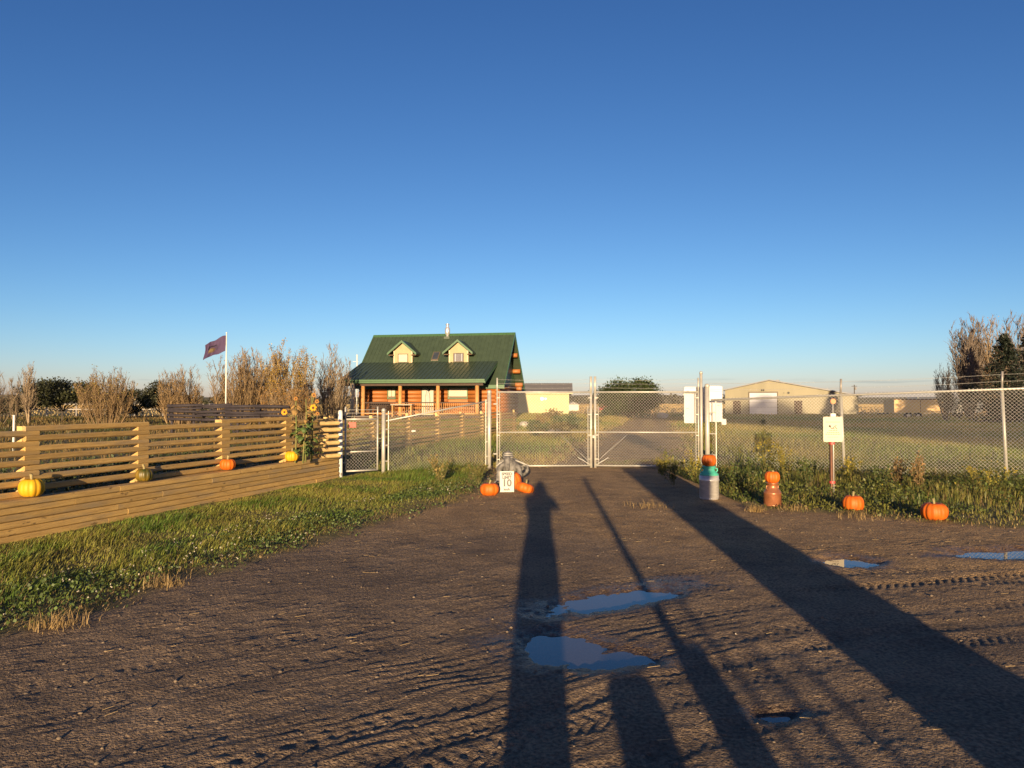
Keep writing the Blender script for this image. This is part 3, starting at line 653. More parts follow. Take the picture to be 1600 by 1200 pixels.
MB().lathe([(.001, 0), (.02, .0), (.02, .001), (.001, .001)], 12).build('print', INK, pl).matrix_world = Matrix.Translation((-.055, -.035, zt0 - .165)) @ Matrix.Rotation(R(90), 4, 'X')
for a, b2 in (((-.05, -.17), (-.02, -.21)), ((-.02, -.21), (.01, -.185)), ((.01, -.185), (.06, -.15)), ((.0, -.2), (.03, -.215)), ((.04, -.18), (.07, -.215))):
    MB().tube([(a[0], -.0352, zt0 + a[1]), (b2[0], -.0352, zt0 + b2[1])], .005, 6).build('print', INK, pl)
for k, (z, half) in enumerate(((-.245, .075), (-.28, .105), (-.31, .13), (-.36, .10))):
    x = -half
    while x < half:
        l_ = rnd.uniform(.015, .04); MB().box(x, min(x + l_, half), -.0352, -.0342, zt0 + z, zt0 + z + .011).build('print', BI if k < 3 else FI, pl); x += l_ + .008

# stone creature statue behind the sign
p = G(797, 752); st_ = empty('statue', p, R(-8), 'grey carved winged creature statue crouching behind the speed limit sign', 'statue')
m = MB(); m.lathe([(.10, .15), (.155, .24), (.15, .36), (.105, .44), (.06, .47)], 20); m.build('torso', GREYST, st_, True)
m = MB(); m.lathe([(.055, .38), (.085, .42), (.092, .47), (.094, .485), (.098, .49), (.098, .51), (.09, .515), (.094, .53), (.092, .55), (.082, .556), (.08, .575), (.066, .60), (.03, .618), (.004, .622)], 24, (-.03, -.06, 0)); m.build('head', GREYST, st_, True)
m = MB(); m.tube([(-.03, -.14, .50), (-.03, -.185, .42), (-.03, -.195, .32), (-.03, -.185, .24)], [.062, .058, .052, .04], 14); m.build('muzzle', GREYST, st_, True)
for s__ in (-1, 1):
    W_ = [(s__ * .07, .06, .47), (s__ * .20, .03, .40), (s__ * (.35 if s__ > 0 else .26), -.01, .33), (s__ * (.39 if s__ > 0 else .27), -.03, .22), (s__ * .29, .0, .26), (s__ * .24, .02, .22), (s__ * .16, .05, .26)]
    wm = MB(); n_ = len(W_); wm.add(W_ + [(x, y + .025, z) for x, y, z in W_], [tuple(range(n_)), tuple(range(2 * n_ - 1, n_ - 1, -1))] + [(i_, (i_ + 1) % n_, (i_ + 1) % n_ + n_, i_ + n_) for i_ in range(n_)])
    wg_ = wm.build('wing', GREYST, st_)
    for tip in (2, 4, 5): MB().tube([W_[0], (W_[1] if tip == 2 else W_[0]), W_[tip]] if tip == 2 else [W_[0], W_[tip]], .014, 6).build('wing_rib', GREYST, wg_, True)
    MB().tube([(s__ * .10, -.02, .36), (s__ * .20, -.10, .27), (s__ * .22, -.12, .13), (s__ * .23, -.13, .03), (s__ * .24, -.22, .0)], [.06, .055, .042, .04, .03], 10).build('leg', GREYST, st_, True)
    for k in (-1, 0, 1): MB().tube([(s__ * .24 + k * .028, -.16, .02), (s__ * .24 + k * .04, -.25, .005)], [.02, .010], 6).build('claw', GREYST, st_, True)
    MB().tube([(s__ * .03 - .03, -.09, .56), (s__ * .10 - .03, -.03, .59)], [.02, .004], 6).build('ear', GREYST, st_, True)
PALE = mat('pale_stone', (.42, .40, .36), (.26, .25, .23), 12, .8, .3)
for z, r_ in ((.49, .099), (.53, .095), (.565, .083)): MB().lathe([(r_, z), (r_ + .006, z + .004), (r_ + .006, z + .012), (r_, z + .016)], 24, (-.03, -.06, 0)).build('head_band', PALE, st_, True)
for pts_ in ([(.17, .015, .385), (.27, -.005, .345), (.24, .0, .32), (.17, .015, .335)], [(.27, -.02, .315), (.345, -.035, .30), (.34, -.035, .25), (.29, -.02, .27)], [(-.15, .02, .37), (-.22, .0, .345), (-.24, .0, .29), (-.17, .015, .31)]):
    pts_ = [Vector(q) + Vector((0, -.012, 0)) for q in pts_]; MB().add(pts_ + [q + Vector((0, .006, 0)) for q in pts_], [(0, 1, 2, 3), (7, 6, 5, 4), (0, 4, 5, 1), (1, 5, 6, 2), (2, 6, 7, 3), (3, 7, 4, 0)]).build('wing_hollow_shade', BLACK, st_)  # flat black patches paint the dark inside the wing hollows
MB().tube([(.06, .0, .44), (.20, -.02, .40), (.36, -.03, .335)], .013, 8).build('wing_edge', PALE, st_, True); MB().tube([(-.10, .0, .42), (-.2, -.02, .37), (-.275, -.03, .31)], .012, 8).build('wing_edge', PALE, st_, True)
MB().tube([(.12, .08, .2), (.27, .05, .13), (.34, .0, .20), (.36, -.02, .31), (.33, -.02, .34), (.30, -.02, .29)], [.045, .04, .034, .028, .022, .016], 10).build('tail', GREYST, st_, True)

# ------------------------------------------------------------------ log house
HA = R(11)
hs = empty('log_house', (-5.26, 54.07, .30), -HA, 'orange log house with green metal roof, two dormers and a porch', 'house')
RZ, EZ, EY, HL = 6.46, 2.45, 4.1, 5.6
SL = (RZ - EZ) / EY
rz = lambda y: RZ - SL * abs(y)
def slab(x0, x1, ya, za, yb, zb, th):
    return MB().prism([(ya, za), (yb, zb), (yb, zb - th), (ya, za - th)], x0, x1, 'x')
rfF = slab(-HL, HL, 0.0, RZ, -EY, EZ, .16).build('front_roof', ROOFG, hs)
rfB = slab(-HL, HL, .002, RZ, EY, EZ, .16).build('rear_roof', ROOFG, hs)
rib = MB()
for k in range(38):
    x = -HL + .12 + k * .298
    if x < HL: rib.add(*(lambda q: (q.v, q.f))(slab(x - .016, x + .016, -.02, RZ - .02 + .035, -EY + .01, EZ + .045, .05)))
tag(rib.build('roof_rib', ROOFG, rfF), kind='stuff')
MB().prism([(-.16, RZ - .12), (0, RZ + .05), (.16, RZ - .12), (.14, RZ - .15), (0, RZ + .02), (-.14, RZ - .15)], -HL - .02, HL + .02, 'x').build('ridge_cap', TRIMG, rfF)
MB().box(-HL, HL, -EY - .03, -EY + .002, EZ - .22, EZ + .03).build('fascia', TRIMG, rfF)
for xs in (-HL, HL):
    for sg_, r_ in ((-1, rfF), (1, rfB)):
        slab(xs - .02, xs + .02, 0, RZ + .02, sg_ * (EY + .02), EZ + .01, .26).build('barge_board', TRIMG, r_)
# porch roof
PY0, PZ0, PY1, PZ1 = -2.35, rz(-2.35) + .06, -6.4, 2.78
PX0, PX1 = -HL - .02, 4.78
pr = slab(PX0, PX1, PY0, PZ0, PY1, PZ1, .12).build('porch_roof', ROOFG, hs)
rib = MB()
for k in range(36):
    x = PX0 + .15 + k * .298
    if x < PX1: rib.add(*(lambda q: (q.v, q.f))(slab(x - .016, x + .016, PY0 - .05, PZ0 + .02, PY1 + .01, PZ1 + .045, .05)))
tag(rib.build('roof_rib', ROOFG, pr), kind='stuff')
MB().box(PX0, PX1, PY1 - .035, PY1 - .002, PZ1 - .20, PZ1 + .03).build('fascia', TRIMG, pr)
MB().box(PX0, PX1, PY1 - .12, PY1 - .037, PZ1 - .08, PZ1 + .04).build('gutter', TRIMG, pr)
MB().prism([(PY0, PZ0 - .1), (PY1, PZ1 - .1), (PY1, PZ1 - .24), (PY0, PZ0 - .24)], PX1 - .02, PX1 + .02, 'x').build('barge_board', TRIMG, pr)
MB().box(PX0 + .2, PX1 - .2, -6.15, -5.9, PZ1 - .38, PZ1 - .15).build('porch_beam', DARKW, pr)
MB().box(PX0, PX1 - .1, -6.3, -3.5, .18, .36).build('porch_floor', DARKW, hs)
# walls
wx0, wx1, wy = -4.95, 4.95, 3.6
core = MB().prism([(-wy, 0), (wy, 0), (wy, rz(wy) - .2), (0, RZ - .22), (-wy, rz(wy) - .2)], wx0 + .05, wx1 - .05, 'x'); core.build('core_wall', DARKW, hs)
OPEN = [(-2.71, .62, 1.50, 2.36), (0.0, .95, .36, 2.40), (2.2, 1.45, 1.50, 2.36)]
wl = MB().box(wx0, wx1, -wy - .02, -wy + .04, .02, 2.6).build('front_wall', LOGW, hs)
for j in range(9):
    z = .30 + j * .28; sp_ = [wx0 - .25]
    for cx, ww, z0, z1 in OPEN:
        if z0 - .1 < z < z1 + .1: sp_ += [cx - ww / 2, cx + ww / 2]
    sp_.append(wx1 + .25)
    for a, b2 in zip(sp_[::2], sp_[1::2]):
        MB().tube([(a, -wy - .06, z), (b2, -wy - .06, z)], .145, 12).build('log', LOGW, wl, True)
sw = MB().box(wx1 - .04, wx1 + .02, -wy, wy, .02, 2.5).build('side_wall', LOGW, hs)
for j in range(8): MB().tube([(wx1 + .05, -wy - .3, .44 + j * .28), (wx1 + .05, wy + .3, .44 + j * .28)], .14, 10).build('log', LOGW, sw, True)
MB().prism([(-wy + .1, 2.52), (wy - .1, 2.52), (0, RZ - .32)], wx1 - .02, wx1 + .03, 'x').build('gable_siding', TRIMG, hs)
for y in (-2.4, -1.2, 0, 1.2, 2.4, 3.45):
    z = rz(y) - .42 - (0 if y else .05)
    MB().tube([(wx1 - .2, y, z), (HL - .05, y, z)], .17, 12).build('purlin_log', LOGW, hs, True)
# brighter log crossing under the rear eave
MB().tube([(wx1 + .2, 3.0, 2.35), (HL - .05, 3.0, 2.35)], .16, 12).build('purlin_log', LOGW, hs, True)
# openings
for i_, (cx, ww, z0, z1) in enumerate(OPEN):
    if i_ == 1:
        d = MB().box(cx - .42, cx + .42, -wy - .17, -wy - .05, z0 + .01, z1 - .04).build('door', DOORM, hs)
        MB().box(cx - .475, cx - .422, -wy - .21, -wy - .04, z0, z1).build('door_frame', FRAME, d); MB().box(cx + .422, cx + .475, -wy - .21, -wy - .04, z0, z1).build('door_frame', FRAME, d)
        ov = MB(); pts = [(cx + .19 * math.cos(t), 1.42 + .72 * math.sin(t)) for t in [k * math.pi / 14 for k in range(28)]]
        ov.prism(pts, -wy - .19, -wy - .175, 'y').build('oval_trim', BLACK, d)
        MB().prism([((x - cx) * .84 + cx, (z - 1.42) * .94 + 1.42) for x, z in pts], -wy - .20, -wy - .192, 'y').build('oval_pane', mat('frosted_glass', (.42, .41, .36), None, 6, .2), d)
        MB().tube([(cx + .35, -wy - .2, 1.3), (cx + .35, -wy - .25, 1.3)], .03, 8).build('handle', GALVD, d)
        MB().lathe([(.02, 2.05), (.07, 2.08), (.09, 2.15), (.05, 2.2), (.01, 2.22)], 10, (cx + .1, -wy - .22, 0)).build('wreath', BLACK, d)
    else:
        wn = MB().box(cx - ww / 2 + .06, cx + ww / 2 - .06, -wy - .13, -wy - .09, z0 + .06, z1 - .06).build('window', BLIND, hs)
        for a in ((cx - ww / 2, cx - ww / 2 + .058, z0, z1), (cx + ww / 2 - .058, cx + ww / 2, z0, z1), (cx - ww / 2 + .06, cx + ww / 2 - .06, z0, z0 + .058), (cx - ww / 2 + .06, cx + ww / 2 - .06, z1 - .058, z1)):
            MB().box(a[0], a[1], -wy - .20, -wy - .06, a[2], a[3]).build('frame', TRIMG, wn)
        MB().box(cx - .015, cx + .015, -wy - .155, -wy - .135, z0 + .06, z1 - .06).build('mullion', FRAME, wn) if ww < 1 else None
        MB().box(cx - ww / 2 + .08, cx + ww / 2 - .08, -wy - .16, -wy - .135, z0 + .062, z0 + .2).build('valance', FRAME, wn)
MB().lathe([(.06, 0), (.09, .06), (.05, .2), (.03, .22)], 10, (-.35, -wy - .3, 2.25)).build('porch_lamp', WHITE, hs, True)
for x, y, r_ in ((-3.94, -6.0, .15), (-1.25, -6.0, .14), (1.43, -6.0, .14), (4.15, -6.0, .15)):
    MB().tube([(x, y, -.1), (x, y, PZ1 - .34)], [r_, r_ * .88], 12).build('porch_post', LOGP, hs, True)
MB().tube([(-4.55, -6.35, -.3), (-4.55, -6.35, PZ1 - .2)], [.19, .16], 12).build('corner_post', mat('pale_log', (.62, .5, .3), (.5, .4, .24), 7, .7), hs, True)
ra = MB().box(-3.9, 4.1, -6.05, -5.97, 1.22, 1.29).build('railing', DARKW, hs)
MB().box(-3.9, 4.1, -6.04, -5.98, .48, .54).build('lower_rail', LOGP, ra)
for k in range(58): MB().box(-3.85 + k * .138, -3.82 + k * .138, -6.03, -5.99, .54, 1.22).build('baluster', LOGP if k > 16 else DARKW, ra)
# porch furniture and clutter
sw_ = empty('porch_bench', hs.matrix_basis @ Vector((-3.1, -5.2, .36)), -HA, 'dark bench on the porch at the left end of the log house', 'bench')
MB().box(-.7, .7, -.25, .25, .40, .46).build('seat', DARKW, sw_); MB().box(-.7, .7, .22, .28, .5, .95).build('backrest', DARKW, sw_)
for x in (-.62, .62):
    for y in (-.2, .2): MB().box(x - .03, x + .03, y - .03, y + .03, 0, .4).build('leg', DARKW, sw_)
    MB().box(x - .03, x + .03, -.25, .25, .6, .65).build('armrest', DARKW, sw_)
tb_ = empty('porch_table', hs.matrix_basis @ Vector((-.75, -6.9, -.2)), -HA, 'narrow grey table standing before the porch railing', 'table')
MB().box(-.75, .75, -.28, .28, 1.28, 1.36).build('table_top', mat('grey_wood', (.33, .29, .22), None, 6, .8), tb_)
for x in (-.65, .65): MB().box(x - .04, x + .04, -.2, .2, 0, 1.28).build('leg', LOGP, tb_)
# dormers
def dormer(cx, shade):
    fy = -2.46; z0 = rz(fy) + .02; hw = .68; ze = z0 + .98; zp = ze + .58
    dm = MB().prism([(cx - hw, z0), (cx + hw, z0), (cx + hw, ze), (cx, zp), (cx - hw, ze)], fy, -.9, 'y').build('dormer', CREAM, hs)
    for s__ in (-1, 1):
        ho = hw + .42; sl_ = (zp - ze) / hw; zt_ = zp + .16; zo = zt_ - sl_ * ho * .98
        m = MB().prism([(cx, zt_), (cx + s__ * ho, zo), (cx + s__ * ho, zo - .10), (cx, zt_ - .11)], fy - .32, -.45, 'y'); m.build('dormer_roof', ROOFG, dm)
        MB().prism([(cx, zt_ + .02), (cx + s__ * (ho + .02), zo + .01), (cx + s__ * (ho + .02), zo - .16), (cx, zt_ - .15)], fy - .36, fy - .322, 'y').build('dormer_barge', TRIMG, dm)
        MB().box(min(cx + s__ * hw, cx + s__ * (ho - .05)), max(cx + s__ * hw, cx + s__ * (ho - .05)), fy - .2, -1.5, zo - .17, zo - .10).build('dormer_soffit', SOFFIT, dm)
        MB().box(cx + s__ * hw - .05, cx + s__ * hw + .05, fy - .03, fy - .002, z0, ze).build('corner_trim', mat('cream_trim', (.50, .43, .27), None, 4, .7), dm)
    MB().box(cx - hw, cx + hw, fy - .035, fy - .004, z0 - .02, z0 + .09).build('sill_trim', MATS['cream_trim'], dm)
    wz0, wz1 = z0 + .17, z0 + .72
    wn = MB().box(cx - .34, cx + .34, fy - .02, fy - .004, wz0, wz1).build('window', GLASS if shade else BLIND, dm)
    for a in ((cx - .39, cx - .342, wz0 - .05, wz1 + .05), (cx + .342, cx + .39, wz0 - .05, wz1 + .05), (cx - .34, cx + .34, wz0 - .05, wz0 - .002), (cx - .34, cx + .34, wz1 + .002, wz1 + .05)):
        MB().box(a[0], a[1], fy - .06, fy - .006, a[2], a[3]).build('frame', FRAME, wn)
    if shade:
        for x in (cx - .27, cx + .24): MB().box(x, x + .035, fy - .04, fy - .022, wz0, wz1).build('blind_edge', WHITE, wn)
        for k in range(7): MB().box(cx - .23, cx + .235, fy - .035, fy - .023, wz0 + .03 + k * .075, wz0 + .06 + k * .075).build('blind_slat', mat('grey_blind', (.30, .27, .25), None, 3, .6), wn)
dormer(-2.32, False); dormer(1.90, True)
# skylight, stove pipe, lamp
skm = MB(); y0, y1 = -1.55, -2.2
skl = MB().prism([(y0, rz(y0) + .08), (y1, rz(y1) + .08), (y1, rz(y1) - .1), (y0, rz(y0) - .1)], -.27, .27, 'x').build('skylight', FRAME, hs)
MB().prism([(y0 - .06, rz(y0 - .06) + .095), (y1 + .06, rz(y1 + .06) + .095), (y1 + .06, rz(y1) + .0), (y0 - .06, rz(y0) - .0)], -.20, .20, 'x').build('pane', GLASS, skl)
sp_ = MB().lathe([(.11, -.4), (.11, .25), (.17, .32), (.20, .5), (.19, .75), (.13, .85), (.10, .9), (.10, 1.05), (.17, 1.07), (.02, 1.15)], 16, (.42, -.25, RZ - .35)).build('stove_pipe', SHINY, hs, True)
MB().box(.2, .64, -.47, -.1, rz(-.3) - .1, rz(-.3) + .08).build('flashing', ROOFG, sp_)
MB().lathe([(.03, 0), (.12, .05), (.13, .14), (.05, .2)], 10, (HL - .28, -2.55, 2.9)).build('flood_lamp', WHITE, hs, True)
an = empty('antenna_mast', at(557.5, 640, 58) * 1.0, 0, 'thin white pipe mast rising left of the green roof', 'mast'); an.location.z = .2
MB().tube([(0, 0, 0), (0, 0, 5.1)], .05, 8).build('pole', WHITE, an); MB().tube([(-.35, 0, 4.7), (.1, 0, 4.7)], .02, 6).build('crossbar', WHITE, an); MB().lathe([(.06, 5.1), (.08, 5.2), (.02, 5.3)], 8).build('cap', WHITE, an)

# ------------------------------------------------------------------ other buildings
yb = empty('yellow_building', (at(822, 0, 78).x, 78, .1), R(-4), 'small pale yellow building with grey metal roof beyond the log house', 'building')
bw = 4.95; yw = mat('yellow_siding', (.47, .40, .21), (.43, .365, .19), 1.5, .7)
MB().box(-1.8, bw - .25, 0, 7, 0, 2.55).build('wall', yw, yb)
yr = MB().prism([(-.35, 2.62), (2.2, 3.62), (4.0, 3.62), (7.3, 2.5), (7.3, 2.35), (-.35, 2.45)], -2, bw + .15, 'x').build('roof', mat('grey_roof', (.18, .165, .155), (.15, .14, .13), 2, .6), yb)
rib = MB()
for k in range(23): rib.add(*(lambda q: (q.v, q.f))(slab(-1.9 + k * .3 - .02, -1.9 + k * .3 + .02, 2.2, 3.67, -.34, 2.67, .06)))
tag(rib.build('roof_rib', MATS['grey_roof'], yr), kind='stuff')
MB().box(-2, bw + .15, -.40, -.352, 2.38, 2.6).build('fascia', MATS['cream_trim'], yr)
cl = MB().tube([(1.75, -.06, 1.85), (1.75, -.001, 1.85)], .21, 16).build('wall_fan', GALV, yb); MB().tube([(2.15, -.06, 1.85), (2.15, -.001, 1.85)], .13, 12).build('wall_vent', GALV, yb)
wsd = empty('white_shed', (at(894, 0, 120).x, 120, -.3), 0, 'tiny far white shed just right of the yellow building', 'shed')
MB().box(-.7, 1.1, 0, 3, 0, 1.45).build('wall', mat('pale_shed', (.55, .48, .42), None, 2, .7), wsd); MB().prism([(-.9, 1.45), (1.3, 1.45), (.2, 1.95)], -.1, 3.1, 'y').build('roof', MATS['grey_roof'], wsd)
# metal shop
sb = at(1133, 650, 84); sb.z = .0
sa = R(-22); sh = empty('metal_shop', sb, sa, 'long tan metal shop building with white overhead door in its gable', 'building')
SW, SEL, SER, SP, SPU, SD = 14.2, 2.95, 2.25, 4.05, 4.9, 30
MB().prism([(0, -.4), (SW, -.4), (SW, SER), (SPU, SP), (0, SEL)], 0, SD, 'y').build('wall', SHOPW, sh)
for a, za, b2, zb in ((-.25, SEL - .05, SPU, SP + .02), (SPU, SP + .02, SW + .35, SER - .05)):
    MB().prism([(a, za + .02), (b2, zb + .02), (b2, zb + .14), (a, za + .14)], -.25, SD + .3, 'y').build('roof', SHOPR, sh)
MB().box(SPU + .6, SPU + 1.0, 5, 6, SP - .1, SP + .25).build('roof_vent', SHOPR, sh)
for k in range(7): MB().box(SW + .004, SW + .05, 3 + k * 4, 4.4 + k * 4, -.2, 1.7).build('side_shade', DARKW, sh)  # dark panels that paint the tree shade onto the side wall
od = MB().box(2.75, 5.75, -.06, -.005, -.1, 2.65).build('overhead_door', DOORW, sh)
for k in range(1, 5): MB().box(2.77, 5.73, -.075, -.062, -.1 + k * .55 - .02, -.1 + k * .55).build('door_joint', MATS['grey_roof'], od)
for a in ((2.63, 2.748, -.2, 2.8), (5.752, 5.87, -.2, 2.8), (2.75, 5.75, 2.652, 2.8)): MB().box(a[0], a[1], -.1, -.003, a[2], a[3]).build('door_frame', FRAME, od)
for x in (.9, 7.6): MB().box(x, x + .85, -.05, -.004, -.2, 1.75).build('side_door', DARKW, sh)
for x in (4.1, 4.3): MB().box(x, x + .08, -.2, -.004, 2.9, 3.1).build('wall_lamp', BLACK, sh)
MB().tube([(7.0, -.08, 2.65), (7.0, -.004, 2.65)], .13, 10).build('exhaust_vent', BLACK, sh); MB().tube([(6.5, -.08, 2.63), (6.5, -.004, 2.63)], .05, 8).build('exhaust_vent', BLACK, sh)
up = empty('utility_pole', at(1335, 650, 210), 0, 'far dark utility pole rising behind the shop roof', 'pole'); up.location.z = 0
MB().tube([(0, 0, 0), (0, 0, 6.7)], [.16, .12], 8).build('pole', DBARK, up); MB().box(-.8, .8, -.08, .08, 6.2, 6.35).build('crossarm', DBARK, up); MB().lathe([(.2, 5.2), (.25, 5.4), (.25, 5.9), (.1, 6.0)], 10, (.35, -.1, 0)).build('transformer', GALVD, up)
# tan box trailer and white camper
tr = empty('box_trailer', at(1397, 650, 62), R(-6), 'tan box trailer parked beyond the fence at the right', 'trailer'); tr.location.z = .05
MB().box(0, 4.35, 0, 2.2, .62, 1.78).build('box', TAN, tr)
MB().box(-.02, 4.37, -.03, -.002, 1.74, 1.82).build('top_rail', DARKW, tr)
for k in range(1, 12): MB().box(k * .36, k * .36 + .03, -.025, -.003, .66, 1.72).build('stake', TAN if k != 6 else DARKW, tr)
for x in (1.2, 2.0):
    o = MB().tube([(x, .05, .33), (x, .3, .33)], .33, 16).build('wheel', RUBBER, tr); MB().tube([(x, .03, .33), (x, .049, .33)], .15, 12).build('rim', GALV, o)
MB().tube([(0, 1.1, .55), (-1.0, 1.1, .5)], .06, 8).build('hitch', BLACK, tr)
cmp_ = empty('camper', at(1456, 650, 66), R(-5), 'low white camper behind the tan trailer, beside the dark spruces', 'camper'); cmp_.location.z = .05
MB().prism([(0, .55), (4.3, .55), (4.6, 1.0), (4.5, 1.5), (3.9, 1.98), (-1.3, 1.98), (-1.3, 1.82), (0, 1.8)], 0, 2.1, 'y').build('body', WHITE, cmp_)
MB().box(.9, 1.6, -.02, -.002, 1.3, 1.65).build('window', GLASS, cmp_); MB().box(2.3, 2.9, -.02, -.002, 1.3, 1.65).build('window', GLASS, cmp_)
o = MB().tube([(2.2, .02, .33), (2.2, .3, .33)], .33, 16).build('wheel', RUBBER, cmp_)
rk = empty('red_pickup', at(937, 645, 90), R(4), 'far small red pickup beside the round green tree', 'pickup'); rk.location.z = .1
MB().prism([(0, .45), (3.2, .45), (3.2, 1.0), (2.2, 1.05), (1.8, 1.45), (.9, 1.45), (.6, 1.0), (0, .95)], 0, 1.6, 'y').build('body', RED, rk)
MB().prism([(.75, 1.05), (1.9, 1.05), (1.72, 1.38), (.95, 1.38)], -.02, -.003, 'y').build('window', GLASS, rk)
for x in (.6, 2.5): MB().tube([(x, -.03, .33), (x, .2, .33)], .33, 14).build('wheel', RUBBER, rk)

# ------------------------------------------------------------------ flag, corral, marker
fl = empty('flagpole', at(353, 650, 30), 0, 'slim white flagpole standing behind the dark corral rails', 'flagpole'); fl.location.z = .3
ztop = at(353, 521, 30).z - .3
MB().tube([(0, 0, -.2), (0, 0, ztop)], [.035, .022], 10).build('pole', WHITE, fl, True); MB().lathe([(.02, 0), (.035, .03), (.02, .06), (.002, .065)], 10, (0, 0, ztop)).build('finial', WHITE, fl, True)
pm = bpy.data.materials.new('purple_flag'); pm.use_nodes = True; n = pm.node_tree.nodes; l = pm.node_tree.links
a_ = n.new('ShaderNodeAttribute'); a_.attribute_name = 'Col'; b = n['Principled BSDF']; b.inputs['Roughness'].default_value = .75; l.new(a_.outputs['Color'], b.inputs['Base Color'])
trn = n.new('ShaderNodeBsdfTranslucent'); l.new(a_.outputs['Color'], trn.inputs['Color']); ms = n.new('ShaderNodeMixShader'); ms.inputs[0].default_value = .3
l.new(b.outputs[0], ms.inputs[1]); l.new(trn.outputs[0], ms.inputs[2]); l.new(ms.outputs[0], n['Material Output'].inputs['Surface'])
nu, nv = 60, 40; U, Vv = np.meshgrid(np.linspace(0, 1, nu), np.linspace(0, 1, nv))
fx = -.03 - .90 * U + .02 * np.sin(Vv * 5); fzz = ztop - .08 - .68 * Vv * (1 - .12 * U) - .42 * U ** 1.2 + .03 * np.sin(U * 9 + Vv * 2); fy_ = .10 * np.sin(U * 8 + Vv * 3.0) * U + .04 * np.sin(U * 17 - Vv * 4) * U
c = np.tile(np.array([.070, .040, .100]), (nv, nu, 1))
def ell(cx, cy, rx, ry): return ((U - cx) / rx) ** 2 + ((Vv - cy) / ry) ** 2 < 1
c[ell(.66, .62, .20, .17)] = (.10, .065, .045); c[ell(.72, .60, .10, .10)] = (.17, .12, .045); c[ell(.62, .36, .24, .05)] = (.015, .01, .02); c[ell(.84, .36, .07, .12)] = (.015, .01, .02); c[ell(.40, .55, .06, .16)] = (.045, .025, .065)
k = (np.arange(nv - 1)[:, None] * nu + np.arange(nu - 1)[None]).reshape(-1, 1)
fo = link('flag', npmesh('flag', np.stack([fx, fy_, fzz], -1).reshape(-1, 3), np.concatenate([k, k + 1, k + nu + 1, k + nu], 1), c.reshape(-1, 3)), pm, None, True)
fo.location = fl.location; so = fo.modifiers.new('thickness', 'SOLIDIFY'); so.thickness = .004
tag(fo, 'purple flag with a dark and gold emblem blowing left from the pole', 'flag')
cr = empty('corral_rails', at(268, 655, 27), 0, 'dark pole rails of a corral below the flag', 'fence'); cr.location.z = .3
cr.rotation_euler = (0, 0, R(-3)); CR = mat('dark_rail', (.032, .025, .030), (.02, .016, .02), 10, .8, .3)  # one near-black tone for all rails, posts and braces
for z, r_ in ((1.16, .065), (1.06, .05), (.92, .06), (.78, .055), (.66, .06)):
    for k in range(4):
        MB().tube([(k * 1.12 - .1, rnd.uniform(-.12, .0), z + rnd.uniform(-.05, .05)), (k * 1.12 + 1.25, rnd.uniform(-.12, .0), z + rnd.uniform(-.06, .06))], [r_, r_ * .8], 8).build('rail', CR, cr, True)
for k in range(6): MB().tube([(k * .85, .08, -.2), (k * .85 + rnd.uniform(-.03, .03), .08, 1.12)], .055, 8).build('post', CR, cr, True)
for k in range(9): MB().tube([(rnd.uniform(0, 4.3), .12, .0), (rnd.uniform(0, 4.3), .2, 1.0)], .025, 6).build('brace', CR, cr)
mk = empty('marker_post', at(22.5, 700, 20), 0, 'thin white post behind the timber fence at the far left', 'post'); mk.location.z = .3
MB().tube([(0, 0, -.1), (0, 0, .9)], .03, 8).build('shaft', WHITE, mk); MB().tube([(0, 0, .9), (0, 0, .93)], .034, 8).build('cap', WHITE, mk)
# far pole fence across the paddock on the left
pf = empty('paddock_fence', at(-20, 655, 62), 0, 'thin grey rail fence crossing the dry paddock behind the left trees', 'fence'); pf.location.z = .3
for z in (.65, 1.1): MB().tube([(0, 0, z), (22, 3, z)], .045, 6).build('rail', GALVD, pf)
for k in range(10): MB().tube([(k * 2.4, k * .33, 0), (k * 2.4, k * .33, 1.25)], .06, 6).build('post', GALVD, pf)

